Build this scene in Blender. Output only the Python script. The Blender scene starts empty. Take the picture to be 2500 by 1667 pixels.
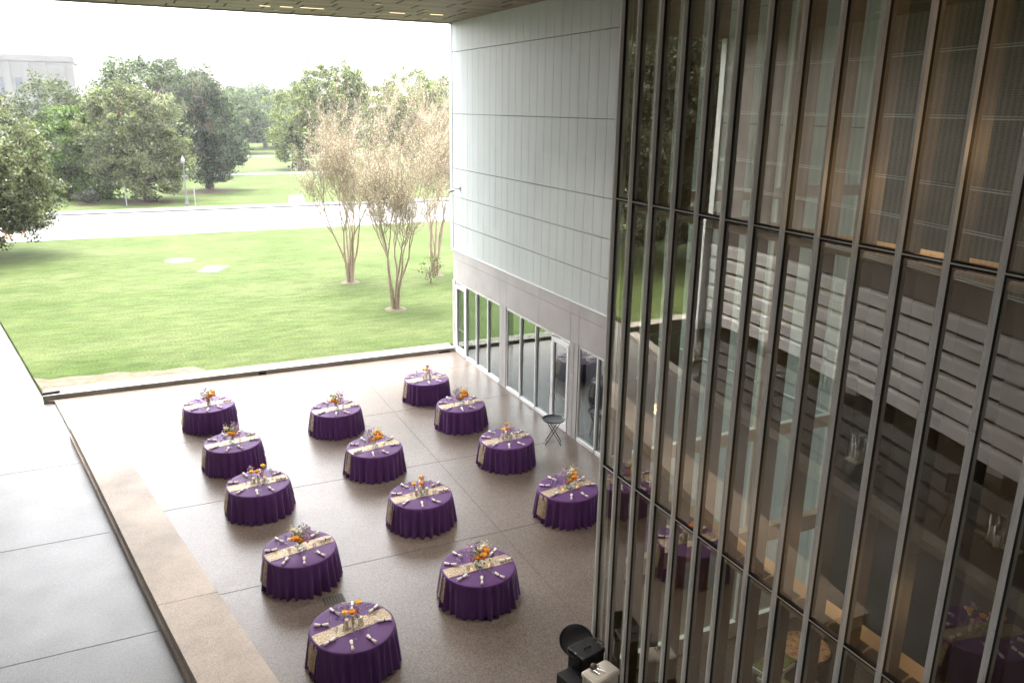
import bpy, math, random
import numpy as np
from mathutils import Vector, Matrix
PI = math.pi
S = bpy.context.scene
COL = S.collection
# ------------------------------------------------------------------ camera
yaw, pit, rol, FPX = 0.442570224, 0.282879079, 0.0132994478, 1961.64
H = 9.9
fw = Vector((math.sin(yaw)*math.cos(pit), math.cos(yaw)*math.cos(pit), -math.sin(pit)))
r0 = Vector((math.cos(yaw), -math.sin(yaw), 0)); u0 = r0.cross(fw)
c, s = math.cos(rol), math.sin(rol)
rr = c*r0+s*u0; uu = -s*r0+c*u0
cam = bpy.data.objects.new('camera', bpy.data.cameras.new('camera')); COL.objects.link(cam)
cam.matrix_world = Matrix(((rr.x, uu.x, -fw.x, 0), (rr.y, uu.y, -fw.y, 0), (rr.z, uu.z, -fw.z, H), (0, 0, 0, 1)))
cam.data.sensor_width = 36; cam.data.lens = FPX/2500*36
cam.data.clip_end = 3000; cam.data.clip_start = 0.1
S.camera = cam
# ------------------------------------------------------------------ light
SUN_EL, SUN_AZ = math.radians(76), math.radians(-10)
w = bpy.data.worlds.new("World"); S.world = w; w.use_nodes = True
nt = w.node_tree; bg = nt.nodes['Background']
sky = nt.nodes.new('ShaderNodeTexSky'); sky.sky_type = 'NISHITA'; sky.sun_disc = False
sky.sun_elevation = SUN_EL; sky.sun_rotation = SUN_AZ; sky.air_density = 1.0; sky.dust_density = 4.0
hs = nt.nodes.new('ShaderNodeHueSaturation'); hs.inputs['Saturation'].default_value = 0.12
nt.links.new(sky.outputs[0], hs.inputs['Color']); nt.links.new(hs.outputs[0], bg.inputs[0])
bg.inputs[1].default_value = 0.15
sun = bpy.data.objects.new('sun', bpy.data.lights.new('sun', 'SUN')); COL.objects.link(sun)
sun.data.energy = 0.5; sun.data.angle = math.radians(35); sun.data.color = (1, .96, .9)
sd = Vector((math.sin(SUN_AZ)*math.cos(SUN_EL), math.cos(SUN_AZ)*math.cos(SUN_EL), math.sin(SUN_EL)))
sun.rotation_euler = sd.to_track_quat('Z', 'Y').to_euler()
S.view_settings.view_transform = 'Standard'; S.view_settings.look = 'None'
S.view_settings.exposure = 3.7; S.view_settings.gamma = 1
S.cycles.max_bounces = 8; S.cycles.transparent_max_bounces = 24; S.cycles.glossy_bounces = 5
S.cycles.sample_clamp_indirect = 6
# ------------------------------------------------------------------ materials
def mat(name, col, rough=.6, metal=0, spec=.5, var=0, scale=5, col2=None, bump=0, bscale=20, emit=None, stretch=None, detail=4, rvar=0, transl=0):
    m = bpy.data.materials.new(name); m.use_nodes = True; n = m.node_tree; b = n.nodes['Principled BSDF']
    b.inputs['Base Color'].default_value = (*col, 1); b.inputs['Roughness'].default_value = rough
    b.inputs['Metallic'].default_value = metal; b.inputs['Specular IOR Level'].default_value = spec
    if var or col2 or bump or rvar:
        tc = n.nodes.new('ShaderNodeTexCoord'); mp = n.nodes.new('ShaderNodeMapping'); n.links.new(tc.outputs['Object'], mp.inputs[0])
        if stretch: mp.inputs['Scale'].default_value = stretch
        nz = n.nodes.new('ShaderNodeTexNoise'); nz.inputs['Scale'].default_value = scale; nz.inputs['Detail'].default_value = detail
        n.links.new(mp.outputs[0], nz.inputs[0])
        if col2 or var:
            c2 = col2 or tuple(max(0, x*(1-var)) for x in col)
            rp = n.nodes.new('ShaderNodeValToRGB'); rp.color_ramp.elements[0].position = .35; rp.color_ramp.elements[1].position = .65
            rp.color_ramp.elements[0].color = (*c2, 1); rp.color_ramp.elements[1].color = (*col, 1)
            n.links.new(nz.outputs[0], rp.inputs[0]); n.links.new(rp.outputs[0], b.inputs['Base Color'])
            m['ramp'] = rp.name
        if rvar:
            mr = n.nodes.new('ShaderNodeMapRange'); mr.inputs[3].default_value = max(.02, rough-rvar); mr.inputs[4].default_value = rough+rvar
            n2 = n.nodes.new('ShaderNodeTexNoise'); n2.inputs['Scale'].default_value = .8; n.links.new(mp.outputs[0], n2.inputs[0])
            n.links.new(n2.outputs[0], mr.inputs[0]); n.links.new(mr.outputs[0], b.inputs['Roughness'])
        if bump:
            nb = n.nodes.new('ShaderNodeTexNoise'); nb.inputs['Scale'].default_value = bscale; n.links.new(mp.outputs[0], nb.inputs[0])
            bp = n.nodes.new('ShaderNodeBump'); bp.inputs['Strength'].default_value = bump; bp.inputs['Distance'].default_value = .02
            n.links.new(nb.outputs[0], bp.inputs['Height']); n.links.new(bp.outputs[0], b.inputs['Normal'])
    if emit:
        b.inputs['Emission Color'].default_value = (*emit[0], 1); b.inputs['Emission Strength'].default_value = emit[1]
    return m
def glassmat(name, tint, ior=1.9, k=1.0, base=0.02, gcol=(1, 1, 1), rough=0.0):
    m = bpy.data.materials.new(name); m.use_nodes = True; n = m.node_tree; n.nodes.remove(n.nodes['Principled BSDF'])
    out = n.nodes['Material Output']
    t = n.nodes.new('ShaderNodeBsdfTransparent'); t.inputs[0].default_value = (*tint, 1)
    g = n.nodes.new('ShaderNodeBsdfGlossy'); g.inputs['Color'].default_value = (*gcol, 1); g.inputs['Roughness'].default_value = rough
    # fresnel from |facing| so both sides behave alike
    lw = n.nodes.new('ShaderNodeLayerWeight'); lw.inputs['Blend'].default_value = .5
    p = n.nodes.new('ShaderNodeMath'); p.operation = 'POWER'; p.inputs[1].default_value = 3.2
    n.links.new(lw.outputs['Facing'], p.inputs[0])
    f = n.nodes.new('ShaderNodeMath'); f.operation = 'MULTIPLY_ADD'; f.inputs[1].default_value = k; f.inputs[2].default_value = base
    n.links.new(p.outputs[0], f.inputs[0]); f.use_clamp = True
    mx = n.nodes.new('ShaderNodeMixShader'); n.links.new(f.outputs[0], mx.inputs[0]); n.links.new(t.outputs[0], mx.inputs[1]); n.links.new(g.outputs[0], mx.inputs[2])
    n.links.new(mx.outputs[0], out.inputs[0]); return m
def speckle(name, base, dark, light, rough, big, rv=.06, sc=55, spec=.5, bigdark=.8):
    """terrazzo / concrete: fine aggregate speckle, large mottling, uneven polish"""
    m = bpy.data.materials.new(name); m.use_nodes = True; n = m.node_tree; b = n.nodes['Principled BSDF']; L = n.links.new
    tc = n.nodes.new('ShaderNodeTexCoord')
    v = n.nodes.new('ShaderNodeTexVoronoi'); v.inputs['Scale'].default_value = sc; L(tc.outputs['Object'], v.inputs['Vector'])
    rp = n.nodes.new('ShaderNodeValToRGB'); L(v.outputs['Color'], rp.inputs[0])
    e = rp.color_ramp.elements; e[0].position = .12; e[0].color = (*dark, 1); e[1].position = .85; e[1].color = (*light, 1)
    k = e.new(.45); k.color = (*base, 1)
    nz = n.nodes.new('ShaderNodeTexNoise'); nz.inputs['Scale'].default_value = big; nz.inputs['Detail'].default_value = 5; L(tc.outputs['Object'], nz.inputs[0])
    r2 = n.nodes.new('ShaderNodeMapRange'); r2.inputs[1].default_value = .3; r2.inputs[2].default_value = .7; r2.inputs[3].default_value = bigdark; r2.inputs[4].default_value = 1.1; L(nz.outputs[0], r2.inputs[0])
    mu = n.nodes.new('ShaderNodeMix'); mu.data_type = 'RGBA'; mu.blend_type = 'MULTIPLY'; mu.inputs[0].default_value = 1
    L(rp.outputs[0], mu.inputs[6]); L(r2.outputs[0], mu.inputs[7]); L(mu.outputs[2], b.inputs['Base Color'])
    n3 = n.nodes.new('ShaderNodeTexNoise'); n3.inputs['Scale'].default_value = big*2.3; n3.inputs['Detail'].default_value = 6; L(tc.outputs['Object'], n3.inputs[0])
    r3 = n.nodes.new('ShaderNodeMapRange'); r3.inputs[3].default_value = rough-rv; r3.inputs[4].default_value = rough+rv; L(n3.outputs[0], r3.inputs[0]); L(r3.outputs[0], b.inputs['Roughness'])
    b.inputs['Specular IOR Level'].default_value = spec
    if spec > .55: b.inputs['IOR'].default_value = 1.46; b.inputs['Specular IOR Level'].default_value = .5
    return m
M = {}
M['terrazzo'] = speckle('terrazzo', (.135, .104, .084), (.075, .057, .044), (.20, .165, .140), .33, .45, .07, 55, .62)
M['pave'] = speckle('pale_pavement', (.130, .124, .119), (.095, .09, .086), (.165, .158, .152), .35, .5, .08, 60, .6)
M['benchtop'] = speckle('bench_concrete', (.45, .37, .305), (.35, .285, .23), (.54, .46, .39), .62, .8, .1, 70, .4, .68)
M['curb'] = speckle('curb_concrete', (.24, .22, .19), (.17, .15, .13), (.3, .28, .25), .8, 1.2, .05, 70, .3)
M['joint'] = mat('joint', (.085, .072, .063), .7)
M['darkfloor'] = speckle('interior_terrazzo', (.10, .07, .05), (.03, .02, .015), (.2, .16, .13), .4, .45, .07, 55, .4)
M['road'] = mat('road_concrete', (.145, .142, .14), .9, var=.12, scale=.35, detail=8)
M['walk'] = mat('walk_concrete', (.13, .127, .125), .9, var=.1, scale=.6)
M['soffit'] = mat('soffit_panel', (.20, .15, .115), .55, var=.25, scale=.7, stretch=(.3, 2, 1))
M['slotdark'] = mat('slot_dark', (.012, .01, .008), .9)
M['fascia'] = mat('fascia', (.3, .27, .26), .5)
M['white_panel'] = mat('white_panel', (.51, .545, .555), .5, var=.05, scale=.9, detail=6)
M['seam'] = mat('panel_seam', (.16, .13, .13), .8)
M['conc'] = mat('fair_concrete', (.45, .43, .42), .75, var=.14, scale=1.1, detail=8, bump=.1)
M['conc_dark'] = mat('brown_concrete', (.21, .165, .14), .8, var=.3, scale=.8, detail=8, stretch=(1, 1, .35))
M['louver'] = mat('pale_louver', (.66, .62, .60), .6, var=.15, scale=.8)
M['mullion'] = mat('taupe_mullion', (.84, .81, .78), .42, spec=.4, var=.06, scale=3)
M['gasket'] = mat('gasket', (.012, .012, .012), .6)
M['fin'] = mat('brown_fin', (.13, .095, .062), .6, var=.12, scale=2)
M['ledge'] = mat('tan_ledge', (.52, .41, .29), .6)
M['white_frame'] = mat('white_frame', (.80, .82, .82), .45)
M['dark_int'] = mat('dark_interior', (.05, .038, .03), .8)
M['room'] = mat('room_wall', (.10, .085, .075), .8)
M['steel'] = mat('steel', (.55, .55, .55), .3, metal=1)
M['glass_curtain'] = glassmat('curtain_glass', (.84, .88, .81), k=.9, base=.26, gcol=(.95, .92, .84))
M['glass_store'] = glassmat('storefront_glass', (.30, .33, .33), k=.55, base=.16, gcol=(.85, .93, .92))
M['glass_end'] = glassmat('end_glass', (.80, .92, .88), k=.5, base=.05)
M['glass_clear'] = glassmat('clear_glass', (.93, .95, .95), k=.9, base=.10)
M['glass_thin'] = glassmat('thin_glass', (.97, .98, .98), k=.5, base=.03)
M['water'] = mat('pool_water', (.008, .010, .008), .03, spec=.6, bump=.06, bscale=2.5)
M['black'] = mat('black_plastic', (.006, .006, .007), .38)
M['blackmetal'] = mat('black_metal', (.015, .015, .015), .35)
M['bin'] = mat('white_plastic', (.62, .56, .48), .45, var=.06, scale=3)
M['purple'] = None
M['purple'] = mat('purple_cloth', (.098, .031, .142), .62, spec=.3, var=.1, scale=2.5, bump=.06, bscale=300)
M['napkin'] = mat('napkin', (.86, .76, .73), .9)
M['rose'] = mat('orange_flower', (.95, .48, .06), .7, col2=(.9, .34, .03), scale=40)
M['yellow'] = mat('yellow_flower', (.9, .55, .10), .7)
M['cream'] = mat('cream_flower', (.85, .77, .58), .7)
M['lav'] = mat('lavender_flower', (.58, .40, .62), .8, col2=(.72, .55, .70), scale=40)
M['pink'] = mat('pink_flower', (.62, .30, .36), .8)
M['stem'] = mat('flower_stem', (.22, .30, .12), .7)
M['candle'] = mat('candle_wax', (.88, .78, .64), .6, spec=.3)
M['flame'] = mat('flame', (1, .6, .2), .5, emit=((1, .55, .18), .45))
M['silver'] = mat('silver', (.7, .7, .7), .25, metal=1)
M['lampglow'] = mat('lamp_glow', (1, .8, .6), .5, emit=((1, .70, .42), .16))
M['mulch'] = mat('mulch', (.06, .03, .022), .95, col2=(.035, .02, .015), scale=9, bump=.8, bscale=30)
M['bark'] = mat('bark', (.13, .10, .08), .9, var=.4, scale=6)
M['barkpale'] = mat('pale_bark', (.30, .225, .165), .75, var=.25, scale=8)
M['bldg'] = mat('pale_limestone', (.14, .136, .132), .85, var=.08, scale=.25)
M['park_white'] = mat('park_white', (.22, .22, .22), .5)
M['bglass'] = mat('dark_window', (.05, .06, .08), .3)
M['skin'] = mat('skin', (.50, .27, .2), .6)
M['shorts'] = mat('pink_shorts', (.55, .25, .25), .8); M['shirt'] = mat('navy_shirt', (.03, .05, .12), .8)
M['tan'] = mat('orange_trousers', (.5, .25, .10), .8); M['hair'] = mat('hair', (.03, .02, .015), .7)
M['yellowwood'] = mat('yellow_wood', (.42, .20, .05), .6)
M['picture'] = mat('picture', (.10, .11, .12), .3, col2=(.03, .035, .04), scale=6)
M['food_brown'] = mat('food_brown', (.35, .10, .04), .6, col2=(.65, .42, .2), scale=14, bump=.8, bscale=30)
M['food_green'] = mat('food_green', (.30, .33, .08), .7, col2=(.07, .10, .03), scale=30, bump=.8, bscale=40)
b = M['purple'].node_tree.nodes['Principled BSDF']; b.inputs['Sheen Weight'].default_value = .35; b.inputs['Sheen Roughness'].default_value = .35; b.inputs['Sheen Tint'].default_value = (.8, .7, 1, 1)
# gold sequins
m = mat('gold_sequins', (.78, .66, .48), .33, metal=.35, spec=.5)
n = m.node_tree; b = n.nodes['Principled BSDF']; tc = n.nodes.new('ShaderNodeTexCoord'); v = n.nodes.new('ShaderNodeTexVoronoi'); v.inputs['Scale'].default_value = 75
n.links.new(tc.outputs['Object'], v.inputs['Vector']); rp = n.nodes.new('ShaderNodeValToRGB'); n.links.new(v.outputs['Color'], rp.inputs[0])
rp.color_ramp.elements[0].position = .2; rp.color_ramp.elements[0].color = (.15, .095, .05, 1); rp.color_ramp.elements[1].position = .8; rp.color_ramp.elements[1].color = (.60, .47, .30, 1)
n.links.new(rp.outputs[0], b.inputs['Base Color'])
bp = n.nodes.new('ShaderNodeBump'); bp.inputs['Strength'].default_value = .7; bp.inputs['Distance'].default_value = .01; n.links.new(v.outputs['Distance'], bp.inputs['Height']); n.links.new(bp.outputs[0], b.inputs['Normal'])
M['gold'] = m
for key in ('white_panel',):
    n = M[key].node_tree; b = n.nodes['Principled BSDF']; L = n.links.new; src = b.inputs['Base Color'].links[0].from_socket
    tc = n.nodes.new('ShaderNodeTexCoord'); mp = n.nodes.new('ShaderNodeMapping'); mp.inputs['Scale'].default_value = (0.01, 1/.52, .35); L(tc.outputs['Object'], mp.inputs[0])
    vo = n.nodes.new('ShaderNodeTexWhiteNoise'); sn = n.nodes.new('ShaderNodeVectorMath'); sn.operation = 'FLOOR'; L(mp.outputs[0], sn.inputs[0]); L(sn.outputs[0], vo.inputs['Vector'])
    nz = n.nodes.new('ShaderNodeTexNoise'); nz.inputs['Scale'].default_value = 1; m2 = n.nodes.new('ShaderNodeMapping'); m2.inputs['Scale'].default_value = (1, 5, .35); L(tc.outputs['Object'], m2.inputs[0]); L(m2.outputs[0], nz.inputs[0])
    ad = n.nodes.new('ShaderNodeMath'); ad.operation = 'ADD'; L(vo.outputs['Value'], ad.inputs[0]); L(nz.outputs[0], ad.inputs[1])
    mr = n.nodes.new('ShaderNodeMapRange'); mr.inputs[1].default_value = 0; mr.inputs[2].default_value = 2; mr.inputs[3].default_value = .93; mr.inputs[4].default_value = 1.05; L(ad.outputs[0], mr.inputs[0])
    mu = n.nodes.new('ShaderNodeMix'); mu.data_type = 'RGBA'; mu.blend_type = 'MULTIPLY'; mu.inputs[0].default_value = 1; L(src, mu.inputs[6]); L(mr.outputs[0], mu.inputs[7]); L(mu.outputs[2], b.inputs['Base Color'])
# perforated mesh panels
m = bpy.data.materials.new('perforated_mesh'); m.use_nodes = True; n = m.node_tree; b = n.nodes['Principled BSDF']; L = n.links.new
tc = n.nodes.new('ShaderNodeTexCoord'); v = n.nodes.new('ShaderNodeTexVoronoi'); v.inputs['Scale'].default_value = 16; v.inputs['Randomness'].default_value = .15; L(tc.outputs['Object'], v.inputs['Vector'])
rp = n.nodes.new('ShaderNodeValToRGB'); L(v.outputs['Distance'], rp.inputs[0]); e = rp.color_ramp.elements
e[0].position = .32; e[0].color = (.05, .042, .036, 1); e[1].position = .46; e[1].color = (.34, .30, .28, 1)
nz = n.nodes.new('ShaderNodeTexNoise'); nz.inputs['Scale'].default_value = .9; L(tc.outputs['Object'], nz.inputs[0])
mr = n.nodes.new('ShaderNodeMapRange'); mr.inputs[3].default_value = .55; mr.inputs[4].default_value = 1.3; L(nz.outputs[0], mr.inputs[0])
mu = n.nodes.new('ShaderNodeMix'); mu.data_type = 'RGBA'; mu.blend_type = 'MULTIPLY'; mu.inputs[0].default_value = 1; L(rp.outputs[0], mu.inputs[6]); L(mr.outputs[0], mu.inputs[7]); L(mu.outputs[2], b.inputs['Base Color'])
b.inputs['Roughness'].default_value = .5; b.inputs['Metallic'].default_value = .2; M['mesh'] = m
# lawn grass
def grassmat():
    m = bpy.data.materials.new('lawn_grass'); m.use_nodes = True; n = m.node_tree; b = n.nodes['Principled BSDF']; L = n.links.new
    tc = n.nodes.new('ShaderNodeTexCoord')
    def noise(sc, det, st):
        mp = n.nodes.new('ShaderNodeMapping'); mp.inputs['Scale'].default_value = st; L(tc.outputs['Object'], mp.inputs[0])
        z = n.nodes.new('ShaderNodeTexNoise'); z.inputs['Scale'].default_value = sc; z.inputs['Detail'].default_value = det; z.inputs['Roughness'].default_value = .65; L(mp.outputs[0], z.inputs[0]); return z
    a = noise(.16, 5, (1, 1.6, 1)); rp = n.nodes.new('ShaderNodeValToRGB'); L(a.outputs[0], rp.inputs[0]); e = rp.color_ramp.elements
    e[0].position = .33; e[0].color = (.038, .059, .014, 1); e[1].position = .68; e[1].color = (.069, .085, .032, 1)
    f = noise(1.3, 9, (.7, 1.8, 1)); r2 = n.nodes.new('ShaderNodeMapRange'); r2.inputs[1].default_value = .34; r2.inputs[2].default_value = .66; r2.inputs[3].default_value = .74; r2.inputs[4].default_value = 1.18; L(f.outputs[0], r2.inputs[0])
    g = noise(13, 8, (.8, 1.3, 1)); r3 = n.nodes.new('ShaderNodeMapRange'); r3.inputs[1].default_value = .3; r3.inputs[2].default_value = .7; r3.inputs[3].default_value = .42; r3.inputs[4].default_value = 1.55; L(g.outputs[0], r3.inputs[0])
    x = n.nodes.new('ShaderNodeMath'); x.operation = 'MULTIPLY'; L(r2.outputs[0], x.inputs[0]); L(r3.outputs[0], x.inputs[1])
    mu = n.nodes.new('ShaderNodeMix'); mu.data_type = 'RGBA'; mu.blend_type = 'MULTIPLY'; mu.inputs[0].default_value = 1; L(rp.outputs[0], mu.inputs[6]); L(x.outputs[0], mu.inputs[7])
    L(mu.outputs[2], b.inputs['Base Color']); b.inputs['Roughness'].default_value = .95; b.inputs['Specular IOR Level'].default_value = .1
    bp = n.nodes.new('ShaderNodeBump'); bp.inputs['Strength'].default_value = .8; bp.inputs['Distance'].default_value = .06; L(g.outputs[0], bp.inputs['Height']); L(bp.outputs[0], b.inputs['Normal'])
    return m
M['grass'] = grassmat()
M['dry'] = mat('dry_grass', (.11, .082, .06), .95, col2=(.06, .05, .025), scale=3.5, detail=8, bump=.7, bscale=25)
def leafm(name, c, k=.25):
    m = bpy.data.materials.new(name); c = tuple(x*.46 for x in c); m.use_nodes = True; n = m.node_tree; b = n.nodes['Principled BSDF']; out = n.nodes['Material Output']
    b.inputs['Base Color'].default_value = (*c, 1); b.inputs['Roughness'].default_value = .55; b.inputs['Specular IOR Level'].default_value = .35
    t = n.nodes.new('ShaderNodeBsdfTranslucent'); t.inputs[0].default_value = (c[0]*1.3, c[1]*1.5, c[2]*.8, 1)
    mx = n.nodes.new('ShaderNodeMixShader'); mx.inputs[0].default_value = k
    n.links.new(b.outputs[0], mx.inputs[1]); n.links.new(t.outputs[0], mx.inputs[2]); n.links.new(mx.outputs[0], out.inputs[0]); return m
def leafset(nm, c):
    return [leafm(nm+'_leaf', c), leafm(nm+'_leaf_dark', tuple(x*.42 for x in c)), leafm(nm+'_leaf_pale', tuple(min(1, x*1.9+.01) for x in c))]
LV = {'cedarish': leafset('cypress', (.12, .12, .06)), 'magnolia': leafset('magnolia', (.185, .205, .095)), 'dark': leafset('cedar', (.062, .085, .048)), 'bright': leafset('bright', (.12, .19, .035)),
      'oak': leafset('oak', (.11, .15, .065)), 'olive': leafset('olive', (.115, .138, .06)), 'big': leafset('bigtree', (.24, .275, .10)),
      'seed': leafset('seedhead', (.68, .51, .41)), 'bush': leafset('bush', (.11, .12, .09)), 'deep': leafset('deep', (.045, .062, .025))}
# ------------------------------------------------------------------ mesh builder
class MB:
    def __init__(s): s.v = []; s.f = []; s.m = []
    def add(s, vs, fs, mi=0):
        o = len(s.v); s.v += [tuple(x) for x in vs]; s.f += [tuple(i+o for i in f) for f in fs]; s.m += [mi]*len(fs); return s
    def box(s, x0, x1, y0, y1, z0, z1, mi=0, X=None):
        vs = [(x, y, z) for z in (z0, z1) for y in (y0, y1) for x in (x0, x1)]
        if X is not None: vs = [X @ Vector(p) for p in vs]
        return s.add(vs, [(0, 2, 3, 1), (4, 5, 7, 6), (0, 1, 5, 4), (2, 6, 7, 3), (0, 4, 6, 2), (1, 3, 7, 5)], mi)
    def bev(s, x0, x1, y0, y1, z0, z1, r, mi=0, X=None, n=3):
        """box with rounded vertical edges and a softened top"""
        def ring(ins, z):
            P = []
            for cx, cy, a0 in ((x1-r, y1-r, 0), (x0+r, y1-r, 90), (x0+r, y0+r, 180), (x1-r, y0+r, 270)):
                for k in range(n+1):
                    a = math.radians(a0+90*k/n); P.append((cx+(r-ins)*math.cos(a), cy+(r-ins)*math.sin(a), z))
            return P
        rs = [ring(0, z0), ring(0, z1-r*.5), ring(r*.15, z1-r*.15), ring(r*.5, z1)]
        N = len(rs[0]); vs = sum(rs, [])
        if X is not None: vs = [X @ Vector(p) for p in vs]
        fs = [(k*N+i, k*N+(i+1) % N, (k+1)*N+(i+1) % N, (k+1)*N+i) for k in range(3) for i in range(N)]
        fs += [tuple(range(N-1, -1, -1)), tuple(3*N+i for i in range(N))]
        return s.add(vs, fs, mi)
    def tube(s, pts, rad, n=6, mi=0, cap=True):
        pts = [Vector(p) for p in pts]; rad = rad if isinstance(rad, (list, tuple)) else [rad]*len(pts)
        vs = []; pv = None
        for i, p in enumerate(pts):
            d = (pts[min(i+1, len(pts)-1)]-pts[max(i-1, 0)]).normalized()
            if pv is None: pv = d.orthogonal().normalized()
            a = (pv-d*pv.dot(d)); a = a.normalized() if a.length > 1e-6 else d.orthogonal().normalized(); pv = a; bb = d.cross(a)
            vs += [p+(a*math.cos(2*PI*k/n)+bb*math.sin(2*PI*k/n))*rad[i] for k in range(n)]
        fs = [(i*n+k, i*n+(k+1) % n, (i+1)*n+(k+1) % n, (i+1)*n+k) for i in range(len(pts)-1) for k in range(n)]
        if cap: fs += [tuple(range(n-1, -1, -1)), tuple((len(pts)-1)*n+k for k in range(n))]
        return s.add(vs, fs, mi)
    def lathe(s, prof, n=16, mi=0, at=(0, 0, 0), X=None):
        vs = []
        for r, z in prof: vs += [(at[0]+r*math.cos(2*PI*k/n), at[1]+r*math.sin(2*PI*k/n), at[2]+z) for k in range(n)]
        if X is not None: vs = [X @ Vector(p) for p in vs]
        fs = [(i*n+k, i*n+(k+1) % n, (i+1)*n+(k+1) % n, (i+1)*n+k) for i in range(len(prof)-1) for k in range(n)]
        return s.add(vs, fs, mi)
    def disc(s, x, y, z, r, n=24, mi=0, ry=None):
        return s.add([(x+r*math.cos(2*PI*k/n), y+(ry or r)*math.sin(2*PI*k/n), z) for k in range(n)], [tuple(range(n))], mi)
    def prism(s, poly, z0, z1, mi=0):
        N = len(poly); vs = [(x, y, z0) for x, y in poly]+[(x, y, z1) for x, y in poly]
        a = sum(poly[i][0]*poly[(i+1) % N][1]-poly[(i+1) % N][0]*poly[i][1] for i in range(N))
        fs = [(i, (i+1) % N, N+(i+1) % N, N+i) for i in range(N)]+[tuple(range(N-1, -1, -1)), tuple(range(N, 2*N))]
        if a < 0: fs = [f[::-1] for f in fs]
        return s.add(vs, fs, mi)
    def build(s, name, ms, parent=None, smooth=False, loc=None):
        me = bpy.data.meshes.new(name); me.from_pydata(s.v, [], s.f)
        for q in (ms if isinstance(ms, (list, tuple)) else [ms]): me.materials.append(M[q] if isinstance(q, str) else q)
        if any(s.m): me.polygons.foreach_set('material_index', s.m)
        if smooth: me.polygons.foreach_set('use_smooth', [True]*len(s.f))
        me.update(); o = bpy.data.objects.new(name, me); COL.objects.link(o)
        if parent: o.parent = parent
        if loc: o.location = loc
        return o
def tag(o, label=None, cat=None, group=None, kind=None):
    if label: o['label'] = label
    if cat: o['category'] = cat
    if group: o['group'] = group
    if kind: o['kind'] = kind
    return o
def thing(name, label, cat, loc=(0, 0, 0), rz=0, group=None):
    o = bpy.data.objects.new(name, None); COL.objects.link(o); o.location = loc; o.rotation_euler = (0, 0, rz); o.empty_display_size = .2
    return tag(o, label, cat, group)
def kids(o): return [c for c in bpy.data.objects if c.parent == o]
CH = {}
def copytree(o, loc, rz=0, label=None, group=None, sc=1):
    if o.name not in CH: CH[o.name] = [(k, kids(k)) for k in kids(o)]
    r = o.copy(); COL.objects.link(r); r.location = loc; r.rotation_euler = (0, 0, rz); r.scale = (sc, sc, sc)
    if label: r['label'] = label
    if group: r['group'] = group
    for k, g in CH[o.name]:
        a = k.copy(); COL.objects.link(a); a.parent = r
        for q in g:
            b2 = q.copy(); COL.objects.link(b2); b2.parent = a
    return r
def struct(name, mb, ms, **k): return tag(mb.build(name, ms, **k), kind='structure')
def interp(pts, y):
    pts = sorted(pts, key=lambda p: p[1])
    return float(np.interp(y, [p[1] for p in pts], [p[0] for p in pts]))
def smoothcurve(pts, y0, y1, step):
    pts = sorted(pts, key=lambda p: p[1]); ys = np.arange(y0, y1+1e-6, step)
    co = np.polyfit([p[1] for p in pts], [p[0] for p in pts], 3)
    return [(float(np.polyval(co, y)), float(y)) for y in ys]
# ------------------------------------------------------------------ ground
XC = 6.65; XW = 11.75; YK = 30.35
PZ = -.12
struct('ground', MB().add([(-1500, -600, -.3), (1500, -600, -.3), (1500, 2500, -.3), (-1500, 2500, -.3)], [(0, 1, 2, 3)]), 'grass')
BL = [(-3.0, 29.5), (-2.46, 26.6), (-1.6, 22.3), (-1.10, 19.3), (-.44, 16.0), (.06, 13.26), (.75, 10)]       # bench, left foot
BR = [(-1.9, 29.5), (-1.43, 26.5), (-.62, 22.3), (-.16, 20.31), (.68, 16.03), (1.30, 12.71), (2.0, 9.8)]
CP = [(-6.7, 30.3), (-6.5, 29.4), (-6.15, 27.1), (-5.4, 24.6), (-4.75, 22.2), (-4.15, 19.3), (-3.75, 16.9), (-3.45, 14.9), (-3.3, 13), (-3.1, 11.5), (-2.85, 10.2), (-2.5, 8.7), (-1.9, 5), (-1.2, 0), (-.6, -5)]
bl = smoothcurve(BL, 9.6, 26.6, .85); br = smoothcurve(BR, 9.6, 26.6, .85)
tl = smoothcurve(BL, 26.6, 30.35, .6)
# terrace floor
poly = [(12, -30), (12, YK)]+[(-3.35, YK)]+[(x+.05, y) for x, y in tl[::-1]]+[(x+.2, y) for x, y in bl[::-1]]+[(1.2, 7), (1.6, 0), (1.6, -30)]
fl = MB().prism(poly, -.28, 0)
g = .006
for y, x0, x1 in ((20.27, -.15, 11.6), (24.62, -1.0, 11.6), (15.9, .7, 11.6), (28.3, -2, 11.6)):
    fl.box(x0, x1, y-g, y+g, -.01, .0035, 1)
for x, y0, y1 in ((2.78, 12, YK), (7.3, 12, YK)):
    fl.box(x-g, x+g, y0, y1, -.01, .003, 1)
struct('terrace_floor', fl, ['terrazzo', 'joint'])
gr = MB().box(-.22, .22, -.16, .16, -.01, .004)
for k in range(7): gr.box(-.2+.06*k, -.175+.06*k, -.14, .14, .003, .007, 1)
tag(gr.build('floor_grate', ['joint', 'gasket'], loc=(2.95, 14.75, 0)), 'small dark floor grate in front of the second nearest left table', 'grate')
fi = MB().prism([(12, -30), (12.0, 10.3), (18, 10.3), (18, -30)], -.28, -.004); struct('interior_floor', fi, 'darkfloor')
struct('room_floor', MB().box(12.0, 20, 10.3, YK, -.28, -.004), 'room')
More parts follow.
